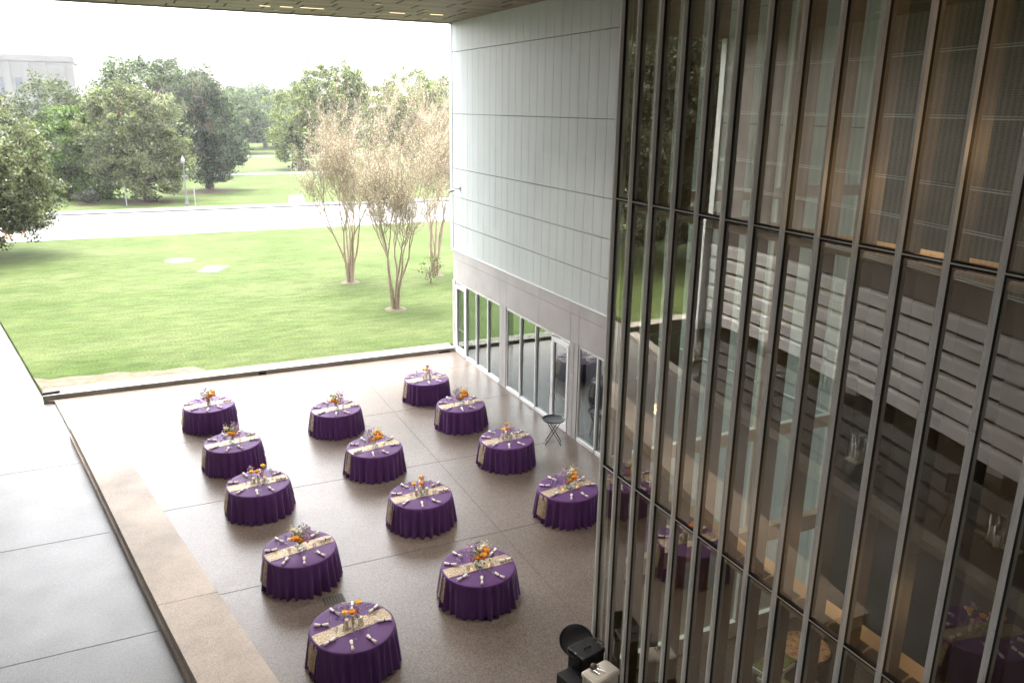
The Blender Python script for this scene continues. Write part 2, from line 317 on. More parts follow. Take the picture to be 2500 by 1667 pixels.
# path between bench and pool, carrying on beside the lawn
lawn_l = [(-3.55, 31.2), (-4.69, 36.47), (-6.12, 43.0), (-8.3, 53), (-11.6, 67.9)]
pl = [(x, y) for x, y in smoothcurve(CP, -5, 30.3, 1.2)]
path = [(2.0, -5), (1.9, 8)]+[(x+.3, y) for x, y in bl]+[(x+.12, y) for x, y in tl]+lawn_l+[(-16.5, 67.9), (-13, 60), (-9.6, 46), (-7.6, 34), (-7.2, 30.9)]+[(x-.1, y) for x, y in pl[::-1]]
pm = MB().prism(path, -.29, PZ)
for y, x0, x1 in ((19.9, -4.3, -1.3), (24.57, -5.4, -2.1), (15.3, -3.5, -.35), (11.2, -3.1, .4), (29.6, -6.4, -3.1), (33.8, -7.6, -4.2), (38, -8.3, -5.1), (42.5, -9, -6.1), (47, -10, -7.1)):
    pm.box(x0, x1, y-.008, y+.008, PZ-.01, PZ+.0035, 1)
struct('path', pm, ['pave', mat('path_joint', (.10, .095, .09), .8)])
# lawn in front, with worn dry soil along the curb
struct('lawn', MB().prism([(x, y) for x, y in lawn_l]+[(60, 67.9), (60, 31.2)], -.29, .08), 'grass')
rnd = random.Random(5)
dp = [(-3.5, 31.2), (-3.95, 33.0)]+[(-3.95+.55*i, 32.9-.42*abs(math.sin(i*1.3))-i*.06+rnd.uniform(-.15, .15)) for i in range(1, 11)]+[(2.1, 31.2)]
tag(MB().add([(x, y, .086) for x, y in dp], [tuple(range(len(dp)))[::-1]]).build('bare_soil', 'dry'), kind='structure')
# lawn on the far side of the pool (seen only mirrored in the glass)
struct('side_lawn', MB().prism([(-7.3, 30.95), (-9.7, 46), (-13, 60), (-16.5, 67.9), (-90, 67.9), (-90, -30), (-16, -30), (-13.5, 20), (-13.3, 30.95)], -.29, .06), 'grass')
# pool
wl = [(x-.4, y) for x, y in pl]
struct('pool_water', MB().prism(wl+[(-13.3, 30.4), (-13.6, 15), (-8, -5)], -.27, -.2), 'water')
cpm = MB(); a = [(x, y) for x, y in pl]
for i in range(len(a)-1):
    (x0, y0), (x1, y1) = a[i], a[i+1]
    cpm.add([(x0-.45, y0, -.28), (x0, y0, -.28), (x1, y1, -.28), (x1-.45, y1, -.28), (x0-.45, y0, .1), (x0, y0, .1), (x1, y1, .1), (x1-.45, y1, .1)], [(4, 5, 6, 7), (1, 2, 6, 5), (0, 4, 7, 3)])
tag(cpm.build('pool_coping', 'curb'), 'curved pale concrete coping round the dark pool, mirrored in the glass', 'coping')
# curb between terrace and lawn
cm = MB()
for x0, x1 in ((-13.3, -7.0), (-3.45, -1.9), (-1.88, 1.2), (1.22, 4.6), (4.62, 8.2), (8.22, 11.7)):
    cm.box(x0, x1, YK, YK+.75, -.28, .17)
cm.box(3.72, 4.0, YK-.02, YK+.1, .0, .1, 1); cm.box(11.0, 11.5, YK-.02, YK+.1, 0, .07, 1)
tag(cm.build('low_curb_wall', ['curb', 'slotdark']), 'long low concrete curb between the terrace and the lawn', 'curb')
tag(MB().bev(-.27, .27, -.09, .09, 0, .1, .04, X=Matrix.Translation((-3.2, YK+.2, .17)) @ Matrix.Rotation(.12, 4, 'Z')).build('black_light_bar', 'black'), 'short black bar lying on the left end of the lawn curb', 'bar')
# bench
bm_ = MB()
cuts = [(0, 7), (7, 20)]
for a0, a1 in cuts:
    L_, R_ = bl[a0:a1+1], br[a0:a1+1]
    if a0: L_ = [(L_[0][0], L_[0][1]+.012)]+L_[1:]; R_ = [(R_[0][0], R_[0][1]+.012)]+R_[1:]
    bm_.prism(L_+R_[::-1], .045, .29)
    bm_.prism([(x-.045, y) for x, y in L_]+[(x+.0, y) for x, y in R_[::-1]], -.12, .045)
tag(bm_.build('stone_bench', 'benchtop'), 'long curved tan concrete bench slab along the left edge of the terrace', 'bench')
# street etc
st = MB().box(-80, 140, 67.9, 83, -.29, .02)
for x in (-24, -18.5, -13, -7.5, -2, 3.5, 9, 14.5, 20, 25.5): st.box(x-.02, x+.02, 67.9, 83, 0, .025, 1)
struct('street', st, ['road', mat('road_joint', (.3, .29, .28), .9)])
struct('street_kerb', MB().box(-80, 140, 67.6, 67.9, -.29, .1).box(-80, 140, 83, 83.25, -.29, .16), 'road')
struct('sidewalk', MB().box(-80, 140, 83.25, 85.3, -.29, .155), 'walk')
struct('park_lawn', MB().box(-300, 400, 85.3, 420, -.29, .1), 'grass')
struct('park_path', MB().add([(-30, 120.5, .12), (8, 122.5, .12), (30, 123.5, .12), (90, 124, .12), (90, 127, .12), (30, 126.5, .12), (8, 125.5, .12), (-30, 123.5, .12)], [(0, 1, 6, 7), (1, 2, 5, 6), (2, 3, 4, 5)]).box(14, 90, 166, 170, .05, .12), 'walk')
# lawn markers
q = [(3.19, 51.47), (3.93, 53.42), (5.23, 52.91), (4.24, 50.92)]
cxq, cyq = 4.15, 52.18
tag(MB().prism(q, .05, .10).prism([(cxq+(x-cxq)*.45, cyq+(y-cyq)*.45) for x, y in q], .1, .105, 1).build('lawn_drain_cover', [mat('pad_concrete', (.10, .098, .095), .9), mat('rusty_plate', (.05, .036, .038), .8)]), 'square white concrete pad with a rusty plate set in the lawn', 'drain cover')
tag(MB().disc(2.5, 56.0, .085, .95, 24, ry=1.1).build('round_lawn_cover', mat('worn_cover', (.048, .045, .04), .9, col2=(.03, .038, .018), scale=4)), 'round grey concrete cover set flush in the lawn', 'manhole')
tag(MB().box(2.5, 3.0, 25.1, 25.42, -.02, .006).build('floor_box', mat('floorbox', (.5, .5, .5), .4)), 'small pale square floor hatch in the terrace behind the left tables', 'hatch')
# ------------------------------------------------------------------ canopy
cv = thing('canopy', 'wide brown canopy soffit with slots and downlights over the terrace', 'canopy')
CZ = 12.95
MB().box(-32, 12.4, -24, 30.5, CZ, CZ+1.2).build('soffit', 'soffit', cv)
MB().box(-32, 12.4, 30.503, 30.6, CZ-.04, CZ+1.2).build('fascia', 'fascia', cv)
sl = MB(); rnd = random.Random(3)
for r in range(26):
    y = 30.1-r*.92
    sl.box(-32, 11.7, y-.48, y-.47, CZ-.003, CZ+.01)
    x = -31+rnd.uniform(0, 1)
    while x < 11.3:
        sl.box(x-.03, x+.03, y-.42, y+.32, CZ-.005, CZ+.01); x += 1.35+rnd.uniform(-.25, .35)
sl.build('slots', 'slotdark', cv)
for x, y in ((7.65, 26.2), (10.3, 29.4), (5.1, 29.6), (2.2, 26.2), (-3.2, 26.2), (-8.6, 26.2), (7.65, 20), (2.2, 20), (-3.2, 20), (7.65, 13.5), (2.2, 13.5), (-3.2, 13.5), (-8.6, 20)):
    f = MB().lathe([(.085, 0), (.085, -.02), (.12, -.02), (.12, 0)], 16, 0, (x, y, CZ)).build('downlight', 'fascia', cv)
    MB().disc(x, y, CZ-.008, .085, 16).build('lamp', 'lampglow', f)
for x, y in ((7.65, 20), (2.2, 20), (7.65, 13.5), (2.2, 13.5)):
    l = bpy.data.lights.new('downlight_lamp', 'SPOT'); l.energy = 215; l.spot_size = math.radians(96); l.spot_blend = 1; l.color = (1, .93, .86); l.shadow_soft_size = .12
    o = bpy.data.objects.new('downlight_lamp', l); COL.objects.link(o); o.location = (x, y, CZ-.03)
for x0, x1, y in ((4.44, 4.77, 28.7), (5.07, 5.47, 28.6), (5.69, 6.46, 28.5), (8.68, 9.2, 28.35), (10.04, 10.5, 28.1)):
    MB().box(x0, x1, y-.03, y+.03, CZ-.012, CZ+.01).build('slot_light', 'lampglow', cv)
# ------------------------------------------------------------------ white panelled building
wb = thing('white_panel_building', 'white panelled building wing with glazed ground floor beside the terrace', 'building')
ZR = [4.32, 5.38, 6.47, 7.57, 9.64, 11.9, 13.2]; YS, YE = 10.45, 30.5; g = .012
for z0, z1 in zip(ZR[:-1], ZR[1:]):
    p = MB(); y = YE
    while y > YS:
        y1 = max(y-.52, YS); p.box(XW, XW+.06, y1+g*.5, y-g*.5, z0+.011, z1-.011); y -= .52
    p.build('cladding_panel', 'white_panel', wb)
low = MB(); y = 16.85
while y > YS:
    y1 = max(y-.52, YS); low.box(XW, XW+.06, y1+g*.5, y-g*.5, .05, 4.30); y -= .52
low.build('cladding_panel', 'white_panel', wb)
# backing, far end wall
MB().box(XW+.05, XW+.3, YS, YE-.02, 4.3, 13.2).box(XW+.05, XW+.3, YS, 16.85, 0, 4.3).build('backing_wall', 'seam', wb)
MB().box(XW+.01, 20, YE-.02, YE+.25, 4.32, 13.2).box(XW-.02, XW+.06, YE, YE+.27, 4.25, 13.2).build('end_wall', 'white_panel', wb)
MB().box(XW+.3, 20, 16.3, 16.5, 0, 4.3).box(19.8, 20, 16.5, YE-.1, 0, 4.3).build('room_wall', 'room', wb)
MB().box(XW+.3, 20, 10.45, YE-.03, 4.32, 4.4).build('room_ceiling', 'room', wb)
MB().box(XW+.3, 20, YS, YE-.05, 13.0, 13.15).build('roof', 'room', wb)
cb = MB()
ed = [30.5, 28.05, 25.86, 25.3, 22.75, 20.62, 20.1, 16.87]
for a, b2 in zip(ed[:-1], ed[1:]):
    cb.box(XW-.012, XW+.3, b2+.007, a-.007, 3.06, 3.95); cb.box(XW-.012, XW+.3, b2+.007, a-.007, 3.96, 4.3)
for a, b2 in ((30.62, 30.3), (25.86, 25.58), (25.57, 25.3), (20.62, 20.36), (20.35, 20.1)):
    for z0, z1 in ((.0, 1.05), (1.06, 2.1), (2.11, 3.05)):
        cb.box(XW-.012, XW+.3, b2+.007, a-.007, z0, z1)
cb.build('concrete_band', 'conc', wb)
MB().box(XW-.03, XW+.05, YS, YE, 4.305, 4.335).build('flashing', 'white_frame', wb)
fr = .055
def storefront(y1, y0, mull, doors):
    """y1 > y0; mull = interior mullion positions; doors = list of (ya, yb)"""
    w_ = MB(); X0, X1 = XW+.02, XW+.14
    w_.box(X0, X1, y0, y1, 2.97, 3.05); w_.box(X0, X1, y0, y0+fr, .0, 2.97); w_.box(X0, X1, y1-fr, y1, .0, 2.97)
    ms = sorted([y0+fr/2, y1-fr/2]+mull)
    for mm in mull: w_.box(X0-.03, X1, mm-.028, mm+.028, 0.1, 2.97)
    for a, b2 in zip(ms[:-1], ms[1:]):
        if not any(abs((a+b2)/2-(d0+d1)/2) < .2 for d0, d1 in doors): w_.box(X0-.03, X1, a+.03, b2-.03, 0, .1)
    wf = w_.build('window_frame', 'white_frame', wb)
    for a, b2 in zip(ms[:-1], ms[1:]):
        if any(abs((a+b2)/2-(d0+d1)/2) < .2 for d0, d1 in doors):
            d = MB().box(X0-.04, X1-.03, a+.035, a+.14, .02, 2.9).box(X0-.04, X1-.03, b2-.14, b2-.035, .02, 2.9).box(X0-.04, X1-.03, a+.14, b2-.14, 2.78, 2.9).box(X0-.04, X1-.03, a+.14, b2-.14, .02, .27).build('door', 'white_frame', wb)
            MB().box(X0+.02, X0+.06, a+.14, b2-.14, 1.0, 1.06).build('push_bar', 'white_frame', d)
            hy = b2-.1; MB().tube([(X0-.05, hy, .95), (X0-.12, hy, .97), (X0-.12, hy, 1.33), (X0-.05, hy, 1.35)], .014, 6).build('handle', 'steel', d)
            MB().add([(X0+.01, a+.14, .27), (X0+.01, b2-.14, .27), (X0+.01, b2-.14, 2.78), (X0+.01, a+.14, 2.78)], [(0, 1, 2, 3)]).build('door_glass', 'glass_store', d)
        else:
            t = rnd.uniform(-.002, .002)
            MB().add([(X0+.03+t, a, .08), (X0+.03-t, b2, .08), (X0+.03-t, b2, 2.98), (X0+.03+t, a, 2.98)], [(0, 1, 2, 3)]).build('window_pane', 'glass_store', wb)
storefront(30.3, 25.86, [29.17, 28.07, 26.96], [(29.17, 30.3)])
storefront(25.3, 20.62, [24.13, 22.95, 21.8], [(20.62, 21.8)])
storefront(20.1, 16.87, [18.98, 17.9], [])
# security camera
sc_ = thing('security_camera', 'small security camera on a bracket near the far edge of the white wall', 'camera', (XW, 29.7, 6.83))
MB().box(-.03, 0, -.06, .06, -.08, .08).tube([(-.02, 0, 0), (-.3, -.02, .03)], .025).build('bracket', 'steel', sc_)
MB().tube([(-.26, -.02, -.04), (-.44, .05, -.1)], .06, 10).build('camera_head', 'steel', sc_)
# ------------------------------------------------------------------ glazed corner with the curtain wall
cw = thing('curtain_wall', 'tall glass curtain wall with slanting rows of taupe mullions at the right', 'curtain wall')
ys = [XC*1.566]+[XC*(1.501-.0778*k) for k in range(20)]
ZB, ZT, T1, T2 = 0.0, 12.93, 9.9-.194*XC, 9.9-.8525*XC
rnd = random.Random(11)
for y in ys:
    mm = MB().box(XC-.07, XC-.016, y-.018, y+.018, ZB, T2+1.2).box(XC-.07, XC-.016, y-.018, y+.018, T2+1.208, T1-1.45).box(XC-.07, XC-.016, y-.018, y+.018, T1-1.442, ZT)
    mm.box(XC-.018, XC+.012, y-.02, y+.018, ZB, ZT, 1)
    mm.build('mullion', ['mullion', 'gasket'], cw)
    MB().box(XC+.014, XC+.24, y-.016, y+.014, ZB, ZT).build('fin', 'fin', cw)
for z in (T1, T2):
    MB().box(XC-.018, XC+.045, ys[-1], ys[0], z-.035, z+.02).box(XC-.03, XC-.019, ys[-1], ys[0], z-.01, z+.004, 1).build('transom', ['gasket', 'mullion'], cw)
for a, b2 in zip(ys[1:], ys[:-1]):
    for z0, z1 in ((ZB, T2-.045), (T2+.03, T1-.045), (T1+.03, ZT)):
        t1, t2 = rnd.uniform(-.0016, .0016), rnd.uniform(-.0022, .0022)
        MB().add([(XC+.002-t1-t2, a+.017, z0), (XC+.002+t1-t2, b2-.021, z0), (XC+.002+t1+t2, b2-.021, z1), (XC+.002-t1+t2, a+.017, z1)], [(0, 3, 2, 1)]).build('glass_pane', 'glass_curtain', cw)
for z in (T1, T2):
    lm = MB().box(XC+.26, XC+.50, ys[-1], ys[0]-.1, z-.16, z-.02)
    lm.build('ledge', 'ledge', cw)
    tb = MB().tube([(XC+.09, ys[-1], z-.12), (XC+.09, ys[0]-.1, z-.12)], .045, 10)
    tb.build('rail_tube', 'ledge', cw)
    bk = MB()
    for y in ys[:-1]: bk.tube([(XC+.1, y-.16, z-.06), (XC+.2, y-.16, z-.01), (XC+.28, y-.16, z-.03)], .013, 5)
    bk.build('brackets', 'ledge', cw)
# end glazing facing the far side
eg = thing('glass_end_wall', 'white framed glass end wall seen through the curtain wall', 'glass wall')
ef = MB(); Y0, Y1 = 10.36, 10.44
xs = [6.72, 7.75, 8.8, 9.85, 10.9, 11.7]
for x in xs: ef.box(x-.035, x+.035, Y0, Y1, 0, ZT)
for a, b2 in zip(xs[:-1], xs[1:]):
    ef.box(a+.035, b2-.035, Y0-.03, Y1, 0, .34); ef.box(a+.035, b2-.035, Y0-.03, Y1, 4.15, 4.38); ef.box(a+.035, b2-.035, Y0, Y1, 8.5, 8.68); ef.box(a+.035, b2-.035, Y0, Y1, 12.8, ZT)
ef.build('white_frame', 'white_frame', eg)
MB().box(6.76, 11.66, 10.16, 10.325, 2.1, 2.42).build('tan_beam', 'ledge', eg)
gp = MB()
for a, b2 in zip(xs[:-1], xs[1:]):
    for z0, z1 in ((.34, 4.15), (4.38, 8.5), (8.68, 12.8)): gp.add([(a, Y0+.05, z0), (b2, Y0+.05, z0), (b2, Y0+.05, z1), (a, Y0+.05, z1)], [(0, 1, 2, 3)])
gp.build('glass', 'glass_end', eg)
MB().tube([(10.5, 10.33, 1.0), (10.5, 10.26, 1.02), (10.5, 10.26, 1.42), (10.5, 10.33, 1.44)], .016, 6).build('handle', 'steel', eg)
# rear light blocker and interior shell
struct('rear_light_blocker', MB().box(-32, XC, -24.4, -24.1, -.28, 9.8).box(-32, XC, -24.4, -24.1, 12.4, 12.9), 'conc_dark')  # first: unseen wall added behind the camera to cut rear light
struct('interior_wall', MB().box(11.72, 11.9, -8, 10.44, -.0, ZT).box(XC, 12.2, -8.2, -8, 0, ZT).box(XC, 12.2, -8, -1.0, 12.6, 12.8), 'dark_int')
for (x, y, z, e) in ((7.55, 7.4, 4.6, .9), (7.55, 6.0, 4.6, 1.0), (7.55, 4.4, 4.6, 1.0), (7.5, 5.6, 9.1, 1.6), (7.5, 4.3, 9.6, 1.4), (7.6, 4.0, 11.6, 1.0), (9.8, 7.5, 3.7, 2.5)):
    l = bpy.data.lights.new('interior_lamp', 'POINT'); l.energy = e; l.color = (1, .62, .32); l.shadow_soft_size = .12
    o = bpy.data.objects.new('interior_lamp', l); COL.objects.link(o); o.location = (x, y, z)
# ------------------------------------------------------------------ louvred building at the left (mirrored in the glass)
lb = thing('louvred_building', 'curved louvred concrete building mirrored in the curtain wall glass', 'building')
LP = [(-11.15, 29.6), (-11.2, 26.9), (-11.1, 25.4), (-10.85, 22.5), (-10.0, 19.8), (-9.5, 18.2), (-9.1, 16.2), (-8.7, 14), (-8.1, 12), (-7.5, 10), (-6.9, 8), (-6.2, 5), (-5.4, 2), (-4.8, -3), (-4.6, -8)]
lp = smoothcurve(LP, -8, 29.6, .752)
def sweep(mb, prof, pts, mi=0, close=True):
    n_ = len(prof); vs = []
    for x, y in pts: vs += [(x+px, y, pz) for px, pz in prof]
    fs = []
    for i in range(len(pts)-1):
        for k in range(n_ if close else n_-1):
            fs.append((i*n_+k, (i+1)*n_+k, (i+1)*n_+(k+1) % n_, i*n_+(k+1) % n_))
    if close: fs += [tuple(range(n_)), tuple((len(pts)-1)*n_+k for k in range(n_-1, -1, -1))]
    return mb.add(vs, fs, mi)
for k in range(6):
    z = .14+.655*k
    pr = [(-.06, z), (.0, z+.42), (-.02, z+.49), (-.09, z+.53), (-.18, z+.535), (-.28, z+.50), (-.34, z+.42), (-.26, z+.34), (-.22, z)]
    sweep(MB(), pr, lp).build('louvre', 'louver', lb)
ub = sweep(MB(), [(-.1, 4.0), (-.1, ZT), (-.5, ZT), (-.5, 4.0)], lp); ub.build('upper_wall', 'conc_dark', lb)
me_ = sweep(MB(), [(.2, 5.15), (.2, ZT), (.16, ZT), (.16, 5.15)], lp); me_.build('mesh_screen', 'mesh', lb)
for z in (5.11, 6.56, 7.8, 9.77, 11.67):
    sweep(MB(), [(.21, z-.03), (.29, z-.03), (.29, z), (.21, z)], lp).build('rail', 'white_frame', lb)
    sweep(MB(), [(.21, z+.05), (.28, z+.05), (.28, z+.07), (.21, z+.07)], lp).build('rail', 'white_frame', lb)
MB().prism([(x-.55, y) for x, y in lp]+[(-30, 29.6), (-30, -8)], 4.02, 4.3).build('sky_blocking_slab', 'conc_dark', lb)  # unseen slab added to keep sky light out behind the louvres
for y in (26.5, 20, 13.2, 7, 1): x = interp(lp, y); MB().box(x-.75, x-.35, y-.25, y+.25, -.28, 4.0).build('concrete_column', 'conc', lb)
MB().box(-12.3, -10.93, 29.62, 29.95, -.28, ZT).build('end_pier', 'white_frame', lb)
MB().box(interp(lp, 10.6)-.1, interp(lp, 10.6)+.35, 10.4, 10.9, -.28, 5.1).build('concrete_column', 'conc_dark', lb)
# ------------------------------------------------------------------ tables
TR, TH = .775, .745
def cloth(seed):
    r = random.Random(seed); n = 168; ph = [r.uniform(0, 2*PI) for _ in range(6)]
    nf = r.choice([27, 29, 31]); vs = []; fs = []
    fold = lambda a: .5*math.sin(nf*a+ph[0]+1.1*math.sin(3*a+ph[1]))+.3*math.sin((nf-7)*a+ph[2]+math.sin(2*a+ph[3]))+.2*math.sin(9*a+ph[4])
    rings = [(0, TH)]+[(TR*q, TH) for q in (.3, .6, .85, .965)]+[(TR*.992, TH-.006), (TR, TH-.022)]
    rows = 9
    for i, (q, z) in enumerate(rings[1:]): vs += [(q*math.cos(2*PI*k/n), q*math.sin(2*PI*k/n), z) for k in range(n)]
    for j in range(1, rows+1):
        t = j/rows
        for k in range(n):
            a = 2*PI*k/n; sh = fold(a)
            sh = math.copysign(abs(sh)**.8, sh); q = TR+.004+.035*t+.10*(t**.75)*sh
            aa = a+.012*t*math.sin(nf*a+ph[5])
            z = (TH-.022)*(1-t)+.006+(.01*abs(math.sin(7*a+ph[2])) if j == rows else 0)
            vs.append((q*math.cos(aa), q*math.sin(aa), z))
    R_ = len(vs)//n; vs.append((0, 0, TH)); cc = len(vs)-1
    fs = [(cc, k, (k+1) % n) for k in range(n)]+[(i*n+k, (i+1)*n+k, (i+1)*n+(k+1) % n, i*n+(k+1) % n) for i in range(R_-1) for k in range(n)]
    mb = MB(); mb.add(vs, fs); return mb
def runner(seed):
    """sequin strip across the top, hanging down both sides"""
    r = random.Random(seed); W = .165; prof = []
    hang = [(.56, r.uniform(0, .05)), (.5, r.uniform(0, .05))]
    left = []
    for sgn, (hl, tw) in ((-1, hang[0]), (1, hang[1])):
        pts = []
        for t in np.linspace(0, 1, 8): pts.append((sgn*(TR*.985+.012+.075*t), TH-.03-(hl-.03)*t))
        left.append(pts)
    line = left[0][::-1]+[(-TR*.97, TH-.004), (-TR*.93, TH+.006)]+[(x, TH+.007) for x in (-.5, -.2, .1, .4)]+[(TR*.93, TH+.006), (TR*.97, TH-.004)]+left[1]
    vs = []; N = 6; nl = len(line)
    for i, (x, z) in enumerate(line):
        off = .004*math.sin(i*1.7+seed)
        for k in range(N+1):
            v = -W+2*W*k/N; hangd = max(0, TH-.02-z)
            xx = x
            if abs(x) > TR*.9:      # follow the round edge
                xx = math.copysign(math.sqrt(max(.01, (abs(x))**2-v*v)), x)
            xx += math.copysign(.018*math.sin(k*2.3+seed)*min(1, hangd*4), x)
            vs.append((xx, v*(1-.25*hangd*(1 if seed % 2 else .2))+off, z))
    fs = [(i*(N+1)+k, i*(N+1)+k+1, (i+1)*(N+1)+k+1, (i+1)*(N+1)+k) for i in range(nl-1) for k in range(N)]
    n0 = len(vs); vs2 = [(x*.996, y, z-.0035) for x, y, z in vs]
    return MB().add(vs, [f[::-1] for f in fs]).add(vs2, fs)
def make_table(seed):
    t = thing('round_table', '', 'table')
    cloth(seed).build('tablecloth', 'purple', t, smooth=True)
    tp = MB().lathe([(0, TH-.03), (.76, TH-.03), (.76, TH-.008), (0, TH-.008)], 32).build('tabletop', 'room', t)
    for a in (45, 135, 225, 315):
        x, y = .5*math.cos(math.radians(a)), .5*math.sin(math.radians(a))
        MB().tube([(x, y, 0), (x*.9, y*.9, TH-.03)], .014, 6).build('leg', 'blackmetal', t)
    return t
def mk_napkin():
    t = thing('rolled_napkin', '', 'napkin')
    MB().tube([(-.13, 0, .03), (-.125, 0, .03), (-.02, 0, .024), (.02, 0, .024), (.125, 0, .03), (.13, 0, .03)], [.02, .033, .022, .022, .033, .02], 8).build('cloth_roll', 'napkin', t, smooth=True)
    MB().tube([(-.012, 0, .024), (.012, 0, .024)], .026, 8).build('band', 'blackmetal', t)
    return t
def mk_glass():
    return tag(MB().lathe([(0, .004), (.036, .004), (.034, .008), (.006, .014), (.004, .08), (.012, .095), (.034, .12), (.042, .155), (.038, .205), (.0365, .205), (.040, .155), (.032, .123), (0, .10)], 14).build('wine_glass', 'glass_clear', smooth=True), 'x', 'wine glass')
def rose(mb, x, y, z, R, mi, r):
    mb.lathe([(0, -R*.7), (R*.6, -R*.55), (R, 0), (R*.9, R*.35), (R*.6, R*.25), (R*.62, R*.5), (R*.35, R*.4), (R*.3, R*.6), (0, R*.5)], 9, mi, X=Matrix.Translation((x, y, z)) @ Matrix.Rotation(r.uniform(-.6, .6), 4, 'X') @ Matrix.Rotation(r.uniform(-.6, .6), 4, 'Y'))
    for k in range(6):
        a = 2*PI*k/6+r.random(); rr_ = R*1.0
        p = Vector((x+rr_*.75*math.cos(a), y+rr_*.75*math.sin(a), z-.1*R)); d = Vector((-math.sin(a), math.cos(a), 0))*R*.5; o = Vector((math.cos(a)*.35, math.sin(a)*.35, .6))*R
        mb.add([p-d, p+d, p+d*.7+o, p-d*.7+o], [(0, 1, 2, 3)], mi)
def spray(mb, x, y, z, R, n, mi, r, sz=.016):
    for i in range(n):
        p = Vector((x+r.gauss(0, R), y+r.gauss(0, R), z+r.gauss(0, R*1.3))); 
        u = Vector((r.gauss(0, 1), r.gauss(0, 1), r.gauss(0, 1))).normalized()*sz; v = u.orthogonal().normalized()*sz*.8
        mb.add([p-u, p-v, p+u, p+v], [(0, 1, 2, 3)], mi); wv = u.cross(v).normalized()*sz*.6; mb.add([p-u, p-wv, p+u, p+wv], [(0, 1, 2, 3)], mi)
def mk_bouquet(seed, flip):
    r = random.Random(seed); t = thing('flower_bouquet', '', 'flowers'); f = -1 if flip else 1
    for i, (x, y, z) in enumerate([(.05*f, -.09, .20), (-.02*f, -.06, .15), (.12*f, -.03, .24)][:2+seed % 2]):
        mb = MB(); rose(mb, x, y, z, .066 if i == 0 else .052, 0, r); mb.build('orange_rose', 'rose', t)
    for x, y, z in [(.02, .0, .26), (.09*f, .04, .28), (.13*f, -.06, .17)]:
        mb = MB(); rose(mb, x, y, z, .044, 0, r); mb.build('cream_flower', 'cream' if seed % 3 else 'yellow', t)
    for x, y, z in [(-.1*f, -.02, .21), (-.15*f, .03, .27), (-.07*f, .05, .32)]:
        mb = MB(); spray(mb, x, y, z, .030, 34, 0, r, .016); mb.build('lavender_spray', 'lav', t)
    mb = MB(); spray(mb, -.12*f, -.07, .16, .026, 26, 0, r, .017); mb.build('pink_spray', 'pink', t)
    mb = MB(); spray(mb, .12*f, .03, .33, .03, 22, 0, r, .012); mb.build('white_spray', 'cream', t)
    mb = MB(); spray(mb, .0, .0, .17, .065, 60, 0, r, .024)
    for k in range(9):
        a = r.uniform(0, 2*PI); q = r.uniform(.05, .17); mb.tube([(0, 0, .03), (q*.5*math.cos(a), q*.5*math.sin(a), .15), (q*math.cos(a), q*math.sin(a), r.uniform(.22, .36))], .0028, 4)
    mb.build('foliage', 'stem', t); return t
def mk_bowl(): return tag(MB().lathe([(0, .004), (.045, .004), (.07, .03), (.072, .075), (.055, .105), (.06, .115), (.055, .112), (.066, .075), (.062, .035), (0, .012)], 16).build('glass_bowl', 'glass_clear', smooth=True), 'x', 'vase')
def mk_goldvase(): return tag(MB().lathe([(0, .004), (.05, .004), (.05, .02), (.035, .05), (.062, .12), (.068, .16), (.062, .16), (.055, .12), (0, .06)], 16).build('gold_vase', 'gold', smooth=True), 'x', 'vase')
def mk_candle(h):
    t = thing('pillar_candle', '', 'candle')
    MB().lathe([(0, .004), (.034, .004), (.035, h-.005), (.03, h), (.01, h-.006), (0, h-.006)], 14).build('wax', 'candle', t, smooth=True)
    MB().lathe([(0, h-.006), (.005, h+.004), (.003, h+.016), (0, h+.024)], 6).build('flame', 'flame', t)
    return t
def mk_cyl(h): return tag(MB().lathe([(0, .002), (.048, .002), (.048, h), (.0455, h), (.0455, .005), (0, .005)], 16).build('glass_cylinder', 'glass_thin', smooth=True), 'x', 'candle holder')
def mk_bud(): return tag(MB().lathe([(0, .003), (.026, .003), (.03, .03), (.012, .09), (.014, .13), (.012, .13), (.010, .09), (.026, .03), (0, .008)], 12).build('bud_vase', 'glass_clear', smooth=True), 'x', 'vase')
def mk_stem(seed, kind):
    r = random.Random(seed); t = thing('cut_flower', '', 'flower'); h = r.uniform(.24, .33); dx, dy = r.uniform(-.05, .05), r.uniform(-.03, .03)
    s_ = MB().tube([(0, 0, .02), (dx*.4, dy*.4, h*.6), (dx, dy, h)], .0035, 5); spray(s_, dx*.5, dy*.5, h*.65, .016, 8, 0, r, .014); s_.build('stem', 'stem', t)
    mb = MB()
    if kind in ('rose', 'yellow'): rose(mb, dx, dy, h+.01, .048, 0, r)
    else: spray(mb, dx, dy, h-.02, .026, 40, 0, r, .015)
    mb.build('bloom', kind, t); return t
def mk_tealight():
    t = thing('tea_light', '', 'candle')
    MB().lathe([(0, .003), (.025, .003), (.032, .045), (.029, .045), (.023, .01), (0, .01)], 12).build('glass_cup', 'glass_clear', t, smooth=True)
    MB().lathe([(0, .01), (.02, .01), (.02, .022), (.004, .024), (.004, .034), (0, .042)], 8).build('flame', 'flame', t); return t
USED = {}
def place(key, maker, loc, rz, label, group, sc=1):
    """the first use takes the prototype itself, later ones are copies"""
    if key not in USED:
        o = maker(); USED[key] = o; CH[o.name] = [(k, kids(k)) for k in kids(o)]
        o.location = loc; o.rotation_euler = (0, 0, rz); o['label'] = label; o['group'] = group; o.scale = (sc, sc, sc)
        return o
    return copytree(USED[key], loc, rz, label, group, sc)
